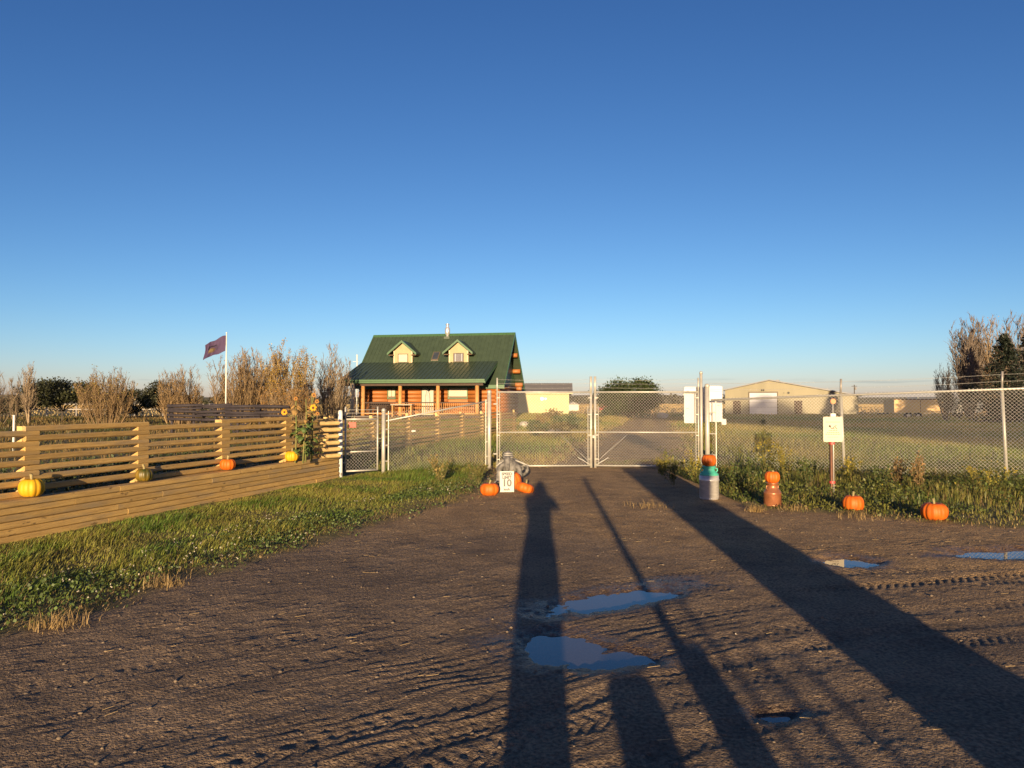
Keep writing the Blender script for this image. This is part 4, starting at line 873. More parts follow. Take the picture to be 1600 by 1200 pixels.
# ------------------------------------------------------------------ trees
def stick(p0, p1, r0, r1, S): S.append((*p0, *p1, r0, r1))
def bare_tree(x, ybase, ytop, wpx, d, label, seed, stems=10, leaf=None, nleaf=0, mat_=None, name='bare_tree', twig=1.0, spread=1.0, low=.12):
    rg = np.random.default_rng(seed); base = at(x, 640, d); zb = hz(base.x, d); H = at(x, ytop, d).z - zb; Wd = wpx / F * d
    root = empty(name, (base.x, base.y, zb), rg.uniform(0, 6), label, 'tree', 'trees and brush around the yard')
    T, S, tips = [], [], []
    for k in range(stems):
        a = rg.uniform(0, 2 * math.pi); rad = Wd / 2 * math.sqrt(rg.uniform(0, 1)) * spread; h = H * rg.uniform(.68, 1) * (1 - .22 * (rad / (Wd / 2 + 1e-6)) ** 2)
        b0 = np.array([math.cos(a) * rad * low, math.sin(a) * rad * low, 0]); tip = np.array([math.cos(a) * rad, math.sin(a) * rad, h])
        pts = []
        for t_ in np.linspace(0, 1, 7):
            q = b0 + (tip - b0) * np.array([t_ ** .62, t_ ** .62, t_]); q[:2] += rg.normal(0, .018 * H, 2) * t_; pts.append(q)
        r0 = .0085 * H * rg.uniform(.7, 1.1)
        for i_ in range(6): stick(pts[i_], pts[i_ + 1], max(r0 * (1 - i_ / 6.2), .006), max(r0 * (1 - (i_ + 1) / 6.2), .004), T)
        nb = int(27 * twig)
        for _ in range(nb):
            t_ = rg.uniform(.18, .97) * 6; i_ = int(t_); q = pts[i_] + (pts[i_ + 1] - pts[i_]) * (t_ - i_)
            an = rg.uniform(0, 2 * math.pi); ln = H * rg.uniform(.07, .22) * (1.15 - t_ / 7); wob = rg.uniform(.3, .75); dr = np.array([math.cos(an) * wob, math.sin(an) * wob, 1.0]); dr /= np.linalg.norm(dr)
            m1 = q + dr * ln * .5 + rg.normal(0, .02 * ln, 3); m2 = q + dr * ln + np.array([0, 0, .12 * ln]) + rg.normal(0, .06 * ln, 3)
            stick(q, m1, .0030 * H, .0024 * H, S); stick(m1, m2, .0024 * H, .0012 * H, S); tips.append(m2); tips.append(m1)
            for _ in range(3):
                o_ = q + (m2 - q) * rg.uniform(.25, .95); e_ = o_ + (dr + rg.normal(0, .38, 3)) * ln * rg.uniform(.25, .5); stick(o_, e_, .0014 * H, .0007 * H, S); tips.append(e_)
    tk = link('trunk', segs_mesh('trunk', T), mat_ or BARK, root); link('crown', segs_mesh('crown', S), mat_ or BARK, root)
    if low > .3: tag(tk, kind='stuff')
    if leaf is not None:
        tp = np.array(tips); tp = tp[(tp[:, 2] > H * .3)]; P = tp[rg.integers(0, len(tp), nleaf)] + rg.normal(0, .09, (nleaf, 3))
        c_ = np.array([leaf]) * rg.uniform(.6, 1.35, (nleaf, 1)); v_, f_, c_ = cards(P, .085, rg, c_)
        link('leaves', npmesh('leaves', v_, f_, c_), LEAF, root)
    return root
def leafy_tree(x, ytop, wpx, d, label, seed, colr, ncl=46, per=150, zlow=.28, leafs=.13, name='leafy_tree', dens=.30, group='trees and brush around the yard', loc=None, H=None, Wd=None):
    rg = np.random.default_rng(seed)
    if loc is None:
        base = at(x, 640, d); zb = hz(base.x, d); H = at(x, ytop, d).z - zb; Wd = wpx / F * d; loc = (base.x, base.y, zb)
    root = empty(name, loc, 0, label, 'tree', group)
    T = []; C = []
    for k in range(ncl):
        a = rg.uniform(0, 2 * math.pi); u = rg.uniform(-1, 1); rr = rg.uniform(.45, 1) ** .5
        q = np.array([math.cos(a) * Wd / 2 * rr * math.sqrt(1 - u * u * .8), math.sin(a) * Wd / 2 * rr * math.sqrt(1 - u * u * .8), H * (zlow + (1 - zlow) * (.5 + .45 * u * rr))]); C.append(q)
    fork = np.array([0, 0, H * zlow * .7]); stick((0, 0, -.1), fork, .045 * H * .6, .035 * H * .6, T)
    for q in C[::3]:
        mid_ = fork + (q - fork) * .5 + rg.normal(0, .04 * H, 3); stick(fork, mid_, .02 * H * .6, .011 * H * .6, T); stick(mid_, q, .011 * H * .6, .004 * H, T)
    P = np.concatenate([q + rg.normal(0, 1, (per, 3)) * np.array([Wd * .085, Wd * .085, H * .065]) for q in C]); P[:, 2] = np.maximum(P[:, 2], .08)
    c_ = np.array([colr]) * (np.repeat(rg.uniform(.65, 1.35, ncl), per) * rg.uniform(.7, 1.3, ncl * per))[:, None]
    v_, f_, c_ = cards(P, leafs, rg, c_)
    link('trunk', segs_mesh('trunk', T), DBARK, root); link('crown', npmesh('crown', v_, f_, c_), LEAF, root); return root
def spruce(x, ytop, wpx, d, label, seed):
    rg = np.random.default_rng(seed); base = at(x, 640, d); zb = hz(base.x, d); H = at(x, ytop, d).z - zb; Wd = wpx / F * d
    root = empty('spruce_tree', (base.x, base.y, zb), 0, label, 'tree', 'dark spruces at the right')
    T = []; stick((0, 0, 0), (0, 0, H), .02 * H, .003 * H, T); P, S = [], []
    nl = 34
    for k in range(nl):
        t_ = k / nl; z = H * (.04 + .95 * t_); rad = Wd / 2 * (1 - t_) ** .85 * rg.uniform(.8, 1.1) + .06
        for j in range(13):
            a = rg.uniform(0, 2 * math.pi); e_ = np.array([math.cos(a) * rad, math.sin(a) * rad, z - .22 * rad + .02 * H]); stick((0, 0, z), e_, .004 * H, .0015 * H, S)
            for q in np.linspace(.2, 1, 16): P.append(np.array([0, 0, z]) * (1 - q) + e_ * q + rg.normal(0, .05 + .02 * H * .1, 3) - np.array([0, 0, .05 * q]))
    P = np.array(P); v_, f_, c_ = cards(P, .24, rg, np.array([[.020, .030, .016]]) * rg.uniform(.6, 1.5, (len(P), 1)), asp=.35)
    link('trunk', segs_mesh('trunk', T + S), DBARK, root); link('crown', npmesh('crown', v_, f_, c_), LEAF, root)
YL = (.42, .27, .04); OL = (.40, .20, .04)
bare_tree(3, 660, 575, 46, 42, 'sparse bare sapling at the left edge of the picture', 1, 12)
bare_tree(24, 660, 568, 26, 44, 'slender bare tree second from the left edge', 2, 8)
bare_tree(46, 660, 556, 30, 42, 'tallest slender bare tree near the left edge', 3, 14, spread=.8)
leafy_tree(98, 596, 100, 46, 'dark green spreading tree with open trunk left of the bushy willow', 4, (.045, .050, .018), 60, 190, .36, .15)
leafy_tree(22, 622, 60, 60, 'low dark tree behind the saplings at the far left', 5, (.05, .052, .022), 26, 180, .2, .16)
bare_tree(165, 665, 568, 92, 38, 'broad bushy bare willow with reddish twigs behind the fence', 6, 62, (.26, .19, .04), 1100, BARKR, spread=1.0, low=.45)
leafy_tree(214, 610, 44, 56, 'small dark green tree just right of the bushy willow', 7, (.045, .05, .02), 26, 180, .2, .16)
leafy_tree(252, 596, 44, 54, 'dark green tree partly hidden by clipped brush', 8, (.05, .052, .024), 28, 180, .2, .16)
bare_tree(282, 655, 566, 74, 40, 'dense bare tan brush left of the flagpole', 9, 54, (.34, .20, .05), 300, BARKR, spread=.95, low=.55)
leafy_tree(312, 622, 28, 58, 'small dark bush below the purple flag', 10, (.045, .048, .02), 10, 90, .2)
bare_tree(372, 652, 541, 100, 42, 'wide bare brush tree just right of the flagpole', 11, 52, (.36, .23, .06), 500, BARKR, low=.5)
bare_tree(410, 652, 524, 84, 44, 'tall bare tree rising behind the flagpole brush', 12, 36, OL, 500, BARK, low=.4)
bare_tree(437, 652, 526, 52, 43, 'narrow tree with olive yellow leaves left of the sunflowers', 13, 20, YL, 4200, BARK)
bare_tree(455, 652, 524, 18, 50, 'single thin dark bare tree between two yellow leaved ones', 14, 3, None, 0, DBARK, twig=.6)
bare_tree(476, 652, 540, 40, 43, 'yellow leaved narrow tree above the sunflowers', 15, 16, YL, 3600, BARK)
bare_tree(450, 652, 590, 90, 40, 'low tangled brush at the foot of the yellow trees', 16, 46, OL, 1200, BARKR, low=.7)
bare_tree(524, 652, 530, 62, 46, 'upright bare poplar beside the left end of the green roof', 17, 30, low=.35)
bare_tree(497, 652, 600, 34, 47, 'low bare brush between the sunflowers and the poplar', 18, 10, OL, 120)
for k, px in enumerate((662, 686, 755)): bare_tree(px, 640, 513 if k < 2 else 517, 22, 75, ('bare tree top peeping over the ridge, left of the stove pipe', 'bare tree top just left of the stove pipe', 'bare tree top over the ridge right of the stove pipe')[k], 30 + k, 4, twig=.6)
leafy_tree(982, 592, 84, 62, 'round dense green tree seen through the gate', 40, (.045, .065, .015), 90, 230, .06, .17)
leafy_tree(945, 612, 22, 70, 'small dark green shrub at the left foot of the round tree', 41, (.05, .065, .02), 12, 100, .1)
bare_tree(1479, 640, 552, 34, 52, 'small dark bare tree at the left end of the right hand grove', 50, 14, None, 0, DBARK)
bare_tree(1515, 640, 478, 60, 60, 'tall bare poplar left in the right hand grove', 51, 40, (.30, .14, .05), 250, GREYB, spread=.9)
bare_tree(1548, 640, 484, 46, 60, 'tall poplar keeping rust brown leaves in the right hand grove', 52, 26, (.36, .19, .05), 4200, BARK)
bare_tree(1575, 640, 468, 34, 62, 'tallest bare poplar of the right hand grove', 53, 16, mat_=GREYB)
bare_tree(1600, 640, 470, 34, 62, 'bare poplar cut by the right edge of the picture', 54, 16, mat_=GREYB)
spruce(1570, 520, 120, 50, 'dark spruce in front of the poplars at the right', 55)
spruce(1612, 512, 125, 52, 'dark spruce at the right edge of the picture', 56)
leafy_tree(1500, 600, 50, 56, 'dark shrub under the poplars at the right', 57, (.030, .034, .016), 18, 120, .1)

# ------------------------------------------------------------------ sunflowers
rg = np.random.default_rng(77)
def sunflower(x, d, ztop, label, seed, heads, dead=False):
    rr = random.Random(seed); base = at(x, 700, d); o = empty('sunflower', (base.x, base.y, .46), 0, label, 'sunflower', 'sunflowers behind the timber fence')
    h = ztop - .42
    MB().tube([(0, 0, 0), (.02, 0, h * .5), (.0, 0, h)], [.018, .014, .009], 8).build('stem', mat('sunflower_stem', (.10, .13, .03), (.2, .17, .06), 9, .8), o, True)
    for k in range(15):
        z = h * rr.uniform(.12, .92); a = rr.uniform(0, 6.28); ln = rr.uniform(.12, .21); dx, dy = math.cos(a), math.sin(a); w_ = ln * .40
        P_ = [Vector((0, 0, z)), Vector((dx * ln * .45, dy * ln * .45, z + .05)), Vector((dx * ln, dy * ln, z - ln * .35))]; sd_ = Vector((-dy, dx, 0)) * w_
        lm = MB().add([P_[0], P_[1] * .6 + P_[0] * .4 + sd_ * .8, P_[1] + sd_ * .75 - Vector((0, 0, .03)), P_[2], P_[1] - sd_ * .75 - Vector((0, 0, .03)), P_[1] * .6 + P_[0] * .4 - sd_ * .8, P_[1]], [(0, 1, 6), (1, 2, 6), (2, 3, 6), (3, 4, 6), (4, 5, 6), (5, 0, 6)])
        dry = dead and z > h * .6
        lo = lm.build('leaf', mat('dry_leaf', (.36, .22, .07), (.24, .15, .05), 12, .85, transl=.2) if dry else mat('sunflower_leaf', (.10, .155, .035), (.07, .115, .025), 12, .6, transl=.25), o, True)
        mod = lo.modifiers.new('thickness', 'SOLIDIFY'); mod.thickness = .002
    for (hx, hz_, r_, kind) in heads:
        MB().tube([(0, 0, h * .8), (hx * .6, -.02, hz_ - .08), (hx, -.03, hz_)], [.011, .009, .009], 6).build('flower_stalk', MATS['sunflower_stem'], o, True)
        hd = MB(); ctr = Vector((hx, -.06, hz_)); hd.tube([ctr + Vector((0, .02, 0)), ctr], [r_ * .42, r_ * .40], 16)
        ho = hd.build('flower_disc', mat('flower_disc', (.10, .035, .012), (.05, .02, .01), 30, .9, .3), o)
        np_ = 17; pm_ = MB()
        for k in range(np_):
            a = 2 * math.pi * k / np_ + rr.uniform(-.1, .1); u = Vector((math.cos(a), 0, math.sin(a))); v = Vector((-math.sin(a), 0, math.cos(a))); rl = r_ * rr.uniform(.85, 1.1)
            pm_.add([ctr + u * r_ * .36 + v * r_ * .09, ctr + u * rl * .75 + v * r_ * .12 + Vector((0, -.012, 0)), ctr + u * rl + Vector((0, -.004, 0)), ctr + u * rl * .75 - v * r_ * .12 + Vector((0, -.012, 0)), ctr + u * r_ * .36 - v * r_ * .09], [(0, 1, 2, 3, 4)])
        po = pm_.build('petals', mat('petal', (.78, .42, .02), (.70, .33, .015), 15, .6, transl=.2) if kind == 'y' else mat('petal_dry', (.50, .26, .06), (.4, .2, .05), 15, .8, transl=.2), ho)
        mod = po.modifiers.new('thickness', 'SOLIDIFY'); mod.thickness = .002
sunflower(478, 13.45, 1.62, 'tall sunflower with an open orange bloom behind the fence', 1, [(.155, 1.03, .072, 'y'), (.24, .92, .042, 'd')], True)
sunflower(462, 13.3, 1.55, 'sunflower with a drooping yellow bloom at the fence post', 2, [(-.19, .95, .062, 'y'), (.02, 1.2, .045, 'd')], True)
sunflower(487, 13.7, 1.72, 'dried sunflower with curled orange leaves, tallest of the clump', 3, [(.06, 1.27, .05, 'd'), (.12, 1.15, .045, 'd')], True)
sunflower(474, 13.2, 1.15, 'short leafy sunflower plant without blooms between the fence rails', 4, [])

# ------------------------------------------------------------------ grass, weeds, small litter
def scatter(nn, x0, x1, y0, y1, test, pw=1.0):
    out = []
    while sum(len(o) for o in out) < nn:
        x = rg.uniform(x0, x1, nn * 2); y = y0 + (y1 - y0) * rg.uniform(0, 1, nn * 2) ** pw; k = test(x, y); out.append(np.stack([x[k], y[k]], 1))
    p = np.concatenate(out)[:nn]; return np.concatenate([p, height(p[:, 0], p[:, 1], False)[:, None] - .01], 1)
sw_f = lambda x, y: (x - W0.x) * WN.x + (y - W0.y) * WN.y
def mixcol(P, cols, sc_=1.2, seed=0, jit=.3):
    t_ = np.clip(fbm(P[:, 0] * sc_, P[:, 1] * sc_, 3, seed) * 1.2 + .5 + rg.normal(0, .18, len(P)), 0, 1)[:, None]
    return (np.array([cols[0]]) * (1 - t_) + np.array([cols[1]]) * t_) * rg.uniform(1 - jit, 1 + jit, (len(P), 1))
edge_f = lambda x, y: .22 * fbm(x * 2.3, y * 2.3, 3, 101)
# left verge
vl_t = lambda x, y: (verge_left(x, y) + 1.3 * edge_f(x, y) + .35 * fbm(x * 6, y * 6, 2, 105) > rg.uniform(-.12, .38, x.shape)) & (sw_f(x, y) < -.02) & (y < 17.1)
P = scatter(78000, -9, 0, 4.0, 17.1, lambda x, y: vl_t(x, y) & (x > -1.05 * y) , .95)
vd = verge_left(P[:, 0], P[:, 1]); tall = sst(14, 16.5, P[:, 1])
Hh = rg.uniform(.03, .10, len(P)) * (.45 + .55 * sst(0, 1.1, vd)) * (.35 + 1.15 * vnoise(P[:, 0] * 1.9, P[:, 1] * 1.9, 9)) * (1 + 1.7 * tall) * (.5 + .5 * sst(-.05, -.8, sw_f(P[:, 0], P[:, 1])))
Cc = mixcol(P, ((.11, .19, .022), (.28, .26, .05)), 1.6, 3, .4); dry = (rg.uniform(0, 1, len(P)) < np.clip(1.05 - vd * 1.5, .08, .95))[:, None]
Cc = np.where(dry, np.array([[.30, .21, .09]]) * rg.uniform(.6, 1.2, (len(P), 1)), Cc)
v_, f_, c_ = blades(P, Hh, rg.uniform(.004, .009, len(P)), rg, Cc, 1.0, (.35, .1))
tag(link('verge_grass', npmesh('verge_grass', v_, f_, c_), GRASSM), 'green grass verge with dry edge below the timber wall', 'grass', kind='stuff')
P = scatter(5000, -9, 0, 4.0, 17, lambda x, y: vl_t(x, y) & (verge_left(x, y) < 1.3) & (fbm(x * 1.1, y * 1.1, 2, 7) > -.1)); P[:, 2] += rg.uniform(.02, .08, len(P))
v_, f_, c_ = cards(P, .028, rg, np.array([[.085, .125, .03]]) * rg.uniform(.6, 1.5, (len(P), 1)), asp=.9)
Q = scatter(230, -9, 0, 4.5, 17, lambda x, y: vl_t(x, y) & (verge_left(x, y) < 1.5) & (fbm(x * .9, y * .9, 3, 7) > .08)); Q[:, 2] += rg.uniform(.07, .13, len(Q))
Q = np.repeat(Q, 5, 0) + rg.normal(0, .004, (len(Q) * 5, 3)); v2, f2, c2 = cards(Q, .011, rg, np.tile([[.62, .56, .44]], (len(Q), 1)), asp=1)
v_, f_, c_ = join([(v_, f_, c_), (v2, f2, c2)])
tag(link('clover', npmesh('clover', v_, f_, c_), LEAF), 'low clover with small white flower heads in the left verge', 'clover', kind='stuff')
# right verge: mixed weeds
vr_t = lambda x, y: (verge_right(x, y) + edge_f(x, y) + .35 * fbm(x * 6, y * 6, 2, 107) > rg.uniform(-.15, .5, x.shape)) & (x < 14) & (x > 2.4) & (y < 19)
P = scatter(46000, 2.4, 14, 9, 19, vr_t)
vd = verge_right(P[:, 0], P[:, 1]); back = sst(.4, 2.6, vd)
Hh = rg.uniform(.04, .13, len(P)) * (.5 + 1.1 * back) * (.55 + .9 * vnoise(P[:, 0] * 1.5, P[:, 1] * 1.5, 19)) * np.where(P[:, 1] > 17.2, .5, 1)
Cc = mixcol(P, ((.08, .12, .02), (.21, .19, .04)), 1.1, 13); dry = (rg.uniform(0, 1, len(P)) < np.clip(.75 - vd * .9, .12, .8))[:, None]
Cc = np.where(dry, np.array([[.27, .18, .075]]) * rg.uniform(.6, 1.25, (len(P), 1)), Cc)
A_ = blades(P, Hh, rg.uniform(.005, .012, len(P)), rg, Cc, .8)
tag(link('weedy_grass', npmesh('weedy_grass', *A_), GRASSM), 'rough weedy grass along the foot of the right chain link fence', 'grass', kind='stuff')
P = scatter(26000, 2.8, 14, 9.5, 18, lambda x, y: vr_t(x, y) & (verge_right(x, y) > .25) & (fbm(x * .9, y * .9, 3, 23) > -.12))
zz_ = rg.uniform(0, 1, len(P)) ** 1.3 * (.06 + .30 * sst(.3, 2.6, verge_right(P[:, 0], P[:, 1])) * vnoise(P[:, 0] * 1.3, P[:, 1] * 1.3, 29)); P[:, 2] += zz_
yl = (rg.uniform(0, 1, len(P)) < .25 * sst(.12, .4, zz_))[:, None]
Cc = np.where(yl, np.array([[.34, .27, .035]]), mixcol(P, ((.065, .10, .018), (.16, .16, .03)), 1.5, 31)) * rg.uniform(.7, 1.2, (len(P), 1))
A_ = cards(P, .055, rg, Cc, asp=.55)
tag(link('leafy_weeds', npmesh('leafy_weeds', *A_), LEAF), 'low leafy green weeds between the milk cans and the mesh fence', 'weeds', kind='stuff')
def weed(x, y, h, wd_, label, seed, cols, nst=14, nl=420, ls=.05):
    rr = np.random.default_rng(seed); p = gnd(x, y); p.z = hz(p.x, p.y); o = empty('tall_weed', p, 0, label, 'weed', 'tall weeds along the fence'); S = []; Pl = []
    for k in range(nst):
        a = rr.uniform(0, 6.28); r_ = wd_ / 2 * rr.uniform(.1, 1); tip = np.array([math.cos(a) * r_, math.sin(a) * r_, h * rr.uniform(.6, 1)]); b0 = tip * np.array([.15, .15, 0]); mid_ = (b0 + tip) / 2 + rr.normal(0, .02, 3) + np.array([0, 0, .05 * h])
        stick(b0, mid_, .004, .003, S); stick(mid_, tip, .003, .0015, S)
        for t_ in rr.uniform(.15, 1, nl // nst): q = (b0 + (mid_ - b0) * t_ * 2) if t_ < .5 else (mid_ + (tip - mid_) * (t_ - .5) * 2); Pl.append(q + rr.normal(0, .025, 3))
    Pl = np.array(Pl); t_ = np.clip(Pl[:, 2:3] / h + rr.normal(0, .2, (len(Pl), 1)), 0, 1); c_ = (np.array([cols[0]]) * (1 - t_) + np.array([cols[1]]) * t_) * rr.uniform(.7, 1.3, (len(Pl), 1))
    link('stems', segs_mesh('stems', S), mat('weed_stem', (.16, .14, .05), None, 9, .8), o); link('foliage', npmesh('foliage', *cards(Pl, ls, rr, c_)), LEAF, o)
GY = ((.05, .08, .015), (.40, .31, .04)); GG = ((.03, .05, .012), (.08, .11, .02)); DR = ((.16, .11, .05), (.34, .21, .08))
for a in ((1052, 757, .72, .75, 'dark leafy weed clump at the right foot of the gate', 1, ((.03, .05, .012), (.20, .19, .03))), (1085, 752, .62, .6, 'weed clump with yellowing tops behind the teal necked can', 2, GY), (1146, 768, .52, .7, 'dark green bushy weed between the two milk cans', 3, GG), (1168, 762, .55, .6, 'second dark weed just behind the gap between the cans', 4, GG),
          (1200, 752, .95, .62, 'tall weed with bright yellow leaves behind the copper can', 5, GY), (1226, 757, .8, .5, 'yellow topped weed right behind the copper can', 6, GY), (1262, 763, .62, .6, 'green weed left of the cream sign post', 7, GG), (1330, 757, .55, .6, 'pale weed behind the round pumpkin', 8, GY),
          (1402, 762, .62, .30, 'dry brown dock stalks left of the wide pumpkin', 9, DR), (1432, 768, .66, .28, 'dry brown dock stalks just behind the wide pumpkin', 10, DR), (1370, 765, .45, .6, 'green weed between the two right hand pumpkins', 11, GG), (1540, 772, .5, .8, 'green weed below the right hand fence post', 12, GY),
          (1035, 742, .45, .6, 'low weed touching the bottom of the right gate leaf', 13, GY), (748, 757, .45, .5, 'grassy weed at the left gate post', 14, ((.06, .09, .02), (.2, .17, .05))), (690, 757, .55, .6, 'dry grassy clump below the rising mesh panel', 15, ((.08, .10, .02), (.34, .24, .08)))):
    weed(*a)
# dry tan tufts at the gravel edge
for k, (x, y, r_, m_, lab) in enumerate(((1180, 798, .055, 260, 'dry tan tuft standing left of the copper can'), (1012, 792, .16, 150, 'thin dry grass lying on the drive inside the shadow gap'), (1238, 796, .10, 150, 'dry tan tuft right of the copper can'), (1345, 808, .16, 150, 'sparse dry grass in front of the round pumpkin'), (262, 912, .09, 220, 'dry tan tuft at the left gravel edge below the orange pumpkin'), (95, 975, .10, 240, 'dry tan tuft at the left gravel edge, nearest the viewer'))):
    rr = np.random.default_rng(200 + k); p = gnd(x, y); P = np.stack([p.x + rr.normal(0, r_, m_), p.y + rr.normal(0, r_ * .8, m_), np.zeros(m_) - .01], 1)
    A_ = blades(P, rr.uniform(.02, .15, m_), rr.uniform(.003, .006, m_), rr, np.array([[.42, .29, .12]]) * rr.uniform(.6, 1.2, (m_, 1)), 1.6)
    tag(link('dry_tuft', npmesh('dry_tuft', *A_), GRASSM), lab, 'grass', 'dry tufts along the gravel edge', 'stuff')
# yard grass beyond the fence
def yard_t(x, y): return ((np.abs(x - np.interp(y, [17, 24, 42, 70], [2.6, 4.0, 8.0, 13.5])) > 1.7 + .5 * fbm(x * .5, y * .5, 2, 3)) | (rg.uniform(0, 1, x.shape) < .22)) & ((np.abs(np.abs(x - np.interp(y, [17, 24, 42, 70], [2.6, 4.0, 8.0, 13.5])) - .85) > .42 + .5 * fbm(x * .5, y * .5, 2, 3)) | (rg.uniform(0, 1, x.shape) < .25)) & (np.abs(x) < y * .85)
P = scatter(170000, -12, 48, 17.3, 75, lambda x, y: yard_t(x, y) & (x > -.30 * y), 1.4)
Hh = rg.uniform(.05, .16, len(P)) * (.6 + .9 * vnoise(P[:, 0] * .6, P[:, 1] * .6, 39)) * (1 + .02 * (P[:, 1] - 17))
Cc = mixcol(P, ((.13, .18, .026), (.30, .23, .06)), .22, 33); dr_ = sst(3.2, 1.0, np.abs(P[:, 0] - np.interp(P[:, 1], [17, 24, 42, 70], [2.6, 4.0, 8.0, 13.5])) + 1.2 * fbm(P[:, 0] * .4, P[:, 1] * .4, 2, 5)); Hh = Hh * (1 - .72 * dr_); Cc = np.where((rg.uniform(0, 1, len(P)) < dr_ * .85)[:, None], np.array([[.36, .25, .11]]) * rg.uniform(.6, 1.2, (len(P), 1)), Cc); A_ = blades(P, Hh, rg.uniform(.012, .026, len(P)) * (P[:, 1] / 20), rg, Cc, .8)
tag(link('yard_grass', npmesh('yard_grass', *A_), GRASSM), 'short patchy grass of the yard beyond the chain link', 'grass', kind='stuff')
P = scatter(30000, -40, -3, 8, 60, lambda x, y: (sw_f(x, y) > .5) & (x > -.85 * y) & (x < -.22 * y), 1.5)
Cc = mixcol(P, ((.06, .07, .018), (.22, .14, .05)), .5, 43); A_ = blades(P, rg.uniform(.05, .28, len(P)), rg.uniform(.010, .025, len(P)) * (P[:, 1] / 18), rg, Cc, .9)
tag(link('garden_grass', npmesh('garden_grass', *A_), GRASSM), 'dry grass and garden stubble behind the timber slat fence', 'grass', kind='stuff')
P = scatter(9000, -14, -3, 7.5, 19, lambda x, y: (sw_f(x, y) > .35) & (sw_f(x, y) < 2.6) & (fbm(x * 1.5, y * 1.5, 2, 47) > -.15)); P[:, 2] += rg.uniform(0, .28, len(P))
A_ = cards(P, .06, rg, np.array([[.05, .07, .02]]) * rg.uniform(.5, 1.6, (len(P), 1)))
tag(link('garden_plants', npmesh('garden_plants', *A_), LEAF), 'low garden greenery just behind the timber slat fence', 'plants', kind='stuff')
P = scatter(60000, -300, 330, 62, 420, lambda x, y: np.abs(x) < y * .8, 1.3); Cc = mixcol(P, ((.46, .31, .13), (.34, .26, .11)), .02, 53)
A_ = blades(P, rg.uniform(.12, .34, len(P)), rg.uniform(.04, .10, len(P)) * (P[:, 1] / 60), rg, Cc, .6)
tag(link('field_stubble', npmesh('field_stubble', *A_), GRASSM), 'golden stubble of the far fields under the horizon', 'stubble', kind='stuff')
# garden bushes seen through the left gate leaf
for k, (x, d, ytop, wpx, cl_) in enumerate(((858, 34, 640, 40, (.20, .13, .04)), (880, 33, 646, 44, (.07, .10, .03)), (905, 36, 646, 44, (.10, .10, .03)), (842, 31, 652, 36, (.08, .10, .03)), (930, 44, 644, 24, (.10, .10, .03)), (868, 30, 656, 50, (.16, .13, .04)))):
    leafy_tree(x, ytop, wpx, d, ('rust leaved garden bush before the yellow building', 'green garden bush seen through the left gate leaf', 'olive garden bush near the middle gate posts', 'green bush at the end of the inner slat fence', 'small olive bush behind the middle gate posts', 'brown green low bush in front of the garden')[k], 300 + k, cl_, 14, 90, .05, .10, 'garden_bush', group='garden bushes behind the gate')
for k, (x, y_, d, r_) in enumerate(((863, 641, 33, .42), (898, 643, 46, .30), (820, 640, 40, .35), (1035, 650, 62, .5))):
    p = at(x, y_, d); bm_ = bmesh.new(); bmesh.ops.create_icosphere(bm_, subdivisions=2, radius=r_); rr = random.Random(k)
    for v in bm_.verts: v.co *= rr.uniform(.8, 1.12); v.co.z *= .65
    me = bpy.data.meshes.new('boulder'); bm_.to_mesh(me); bm_.free(); o = link('boulder', me, mat('pale_rock', (.42, .38, .32), (.3, .27, .23), 4, .9, .4)); o.location = (p.x, p.y, hz(p.x, p.y) + r_ * .45)
    tag(o, ('pale boulder among the garden bushes behind the left gate leaf', 'small pale boulder left of the middle gate posts', 'grey boulder at the end of the inner fence', 'pale boulder on the field left of the white boards')[k], 'boulder', 'boulders in the yard')
# pebbles and straws on the gravel
bm_ = bmesh.new(); bmesh.ops.create_icosphere(bm_, subdivisions=1, radius=1); bv = np.array([v.co[:] for v in bm_.verts]); bf = np.array([[v.index for v in f.verts] for f in bm_.faces]); bm_.free()
Q = scatter(2600, -5, 8, 2.8, 16, lambda x, y: (verge_left(x, y) < 0) & (verge_right(x, y) < .1) & (puddle(x, y) > 1.1) & (np.abs(x) < y * .8), 1.6)
Q[:, 2] = height(Q[:, 0], Q[:, 1]); r_ = .0035 + .013 * rg.uniform(0, 1, len(Q)) ** 7
Vp = bv[None] * rg.uniform(.65, 1.2, (len(Q), len(bv), 1)) * r_[:, None, None] * np.array([1, 1, .7]) + Q[:, None, :]
Fp = bf[None] + (np.arange(len(Q)) * len(bv))[:, None, None]
tag(link('pebbles', npmesh('pebbles', Vp.reshape(-1, 3), Fp.reshape(-1, 3)), STONE), 'loose pebbles scattered over the gravel', 'pebbles', kind='stuff')
S = []
for _ in range(170):
    x, y = rg.uniform(-3, 5), rg.uniform(3, 13)
    if puddle(np.array([x]), np.array([y]))[0] < 1.1 or verge_left(np.array([x]), np.array([y]))[0] > 0: continue
    z = float(height(np.array([x]), np.array([y]))[0]) + .008; a = rg.uniform(-.5, .9); ln = rg.uniform(.02, .08); S.append((x, y, z, x + math.cos(a) * ln, y + math.sin(a) * ln, z + .004, .002, .0015))
tag(link('straw_litter', segs_mesh('straw_litter', S), mat('straw', (.45, .32, .15), None, 9, .8)), 'bits of dry straw lying on the gravel', 'straw', kind='stuff')

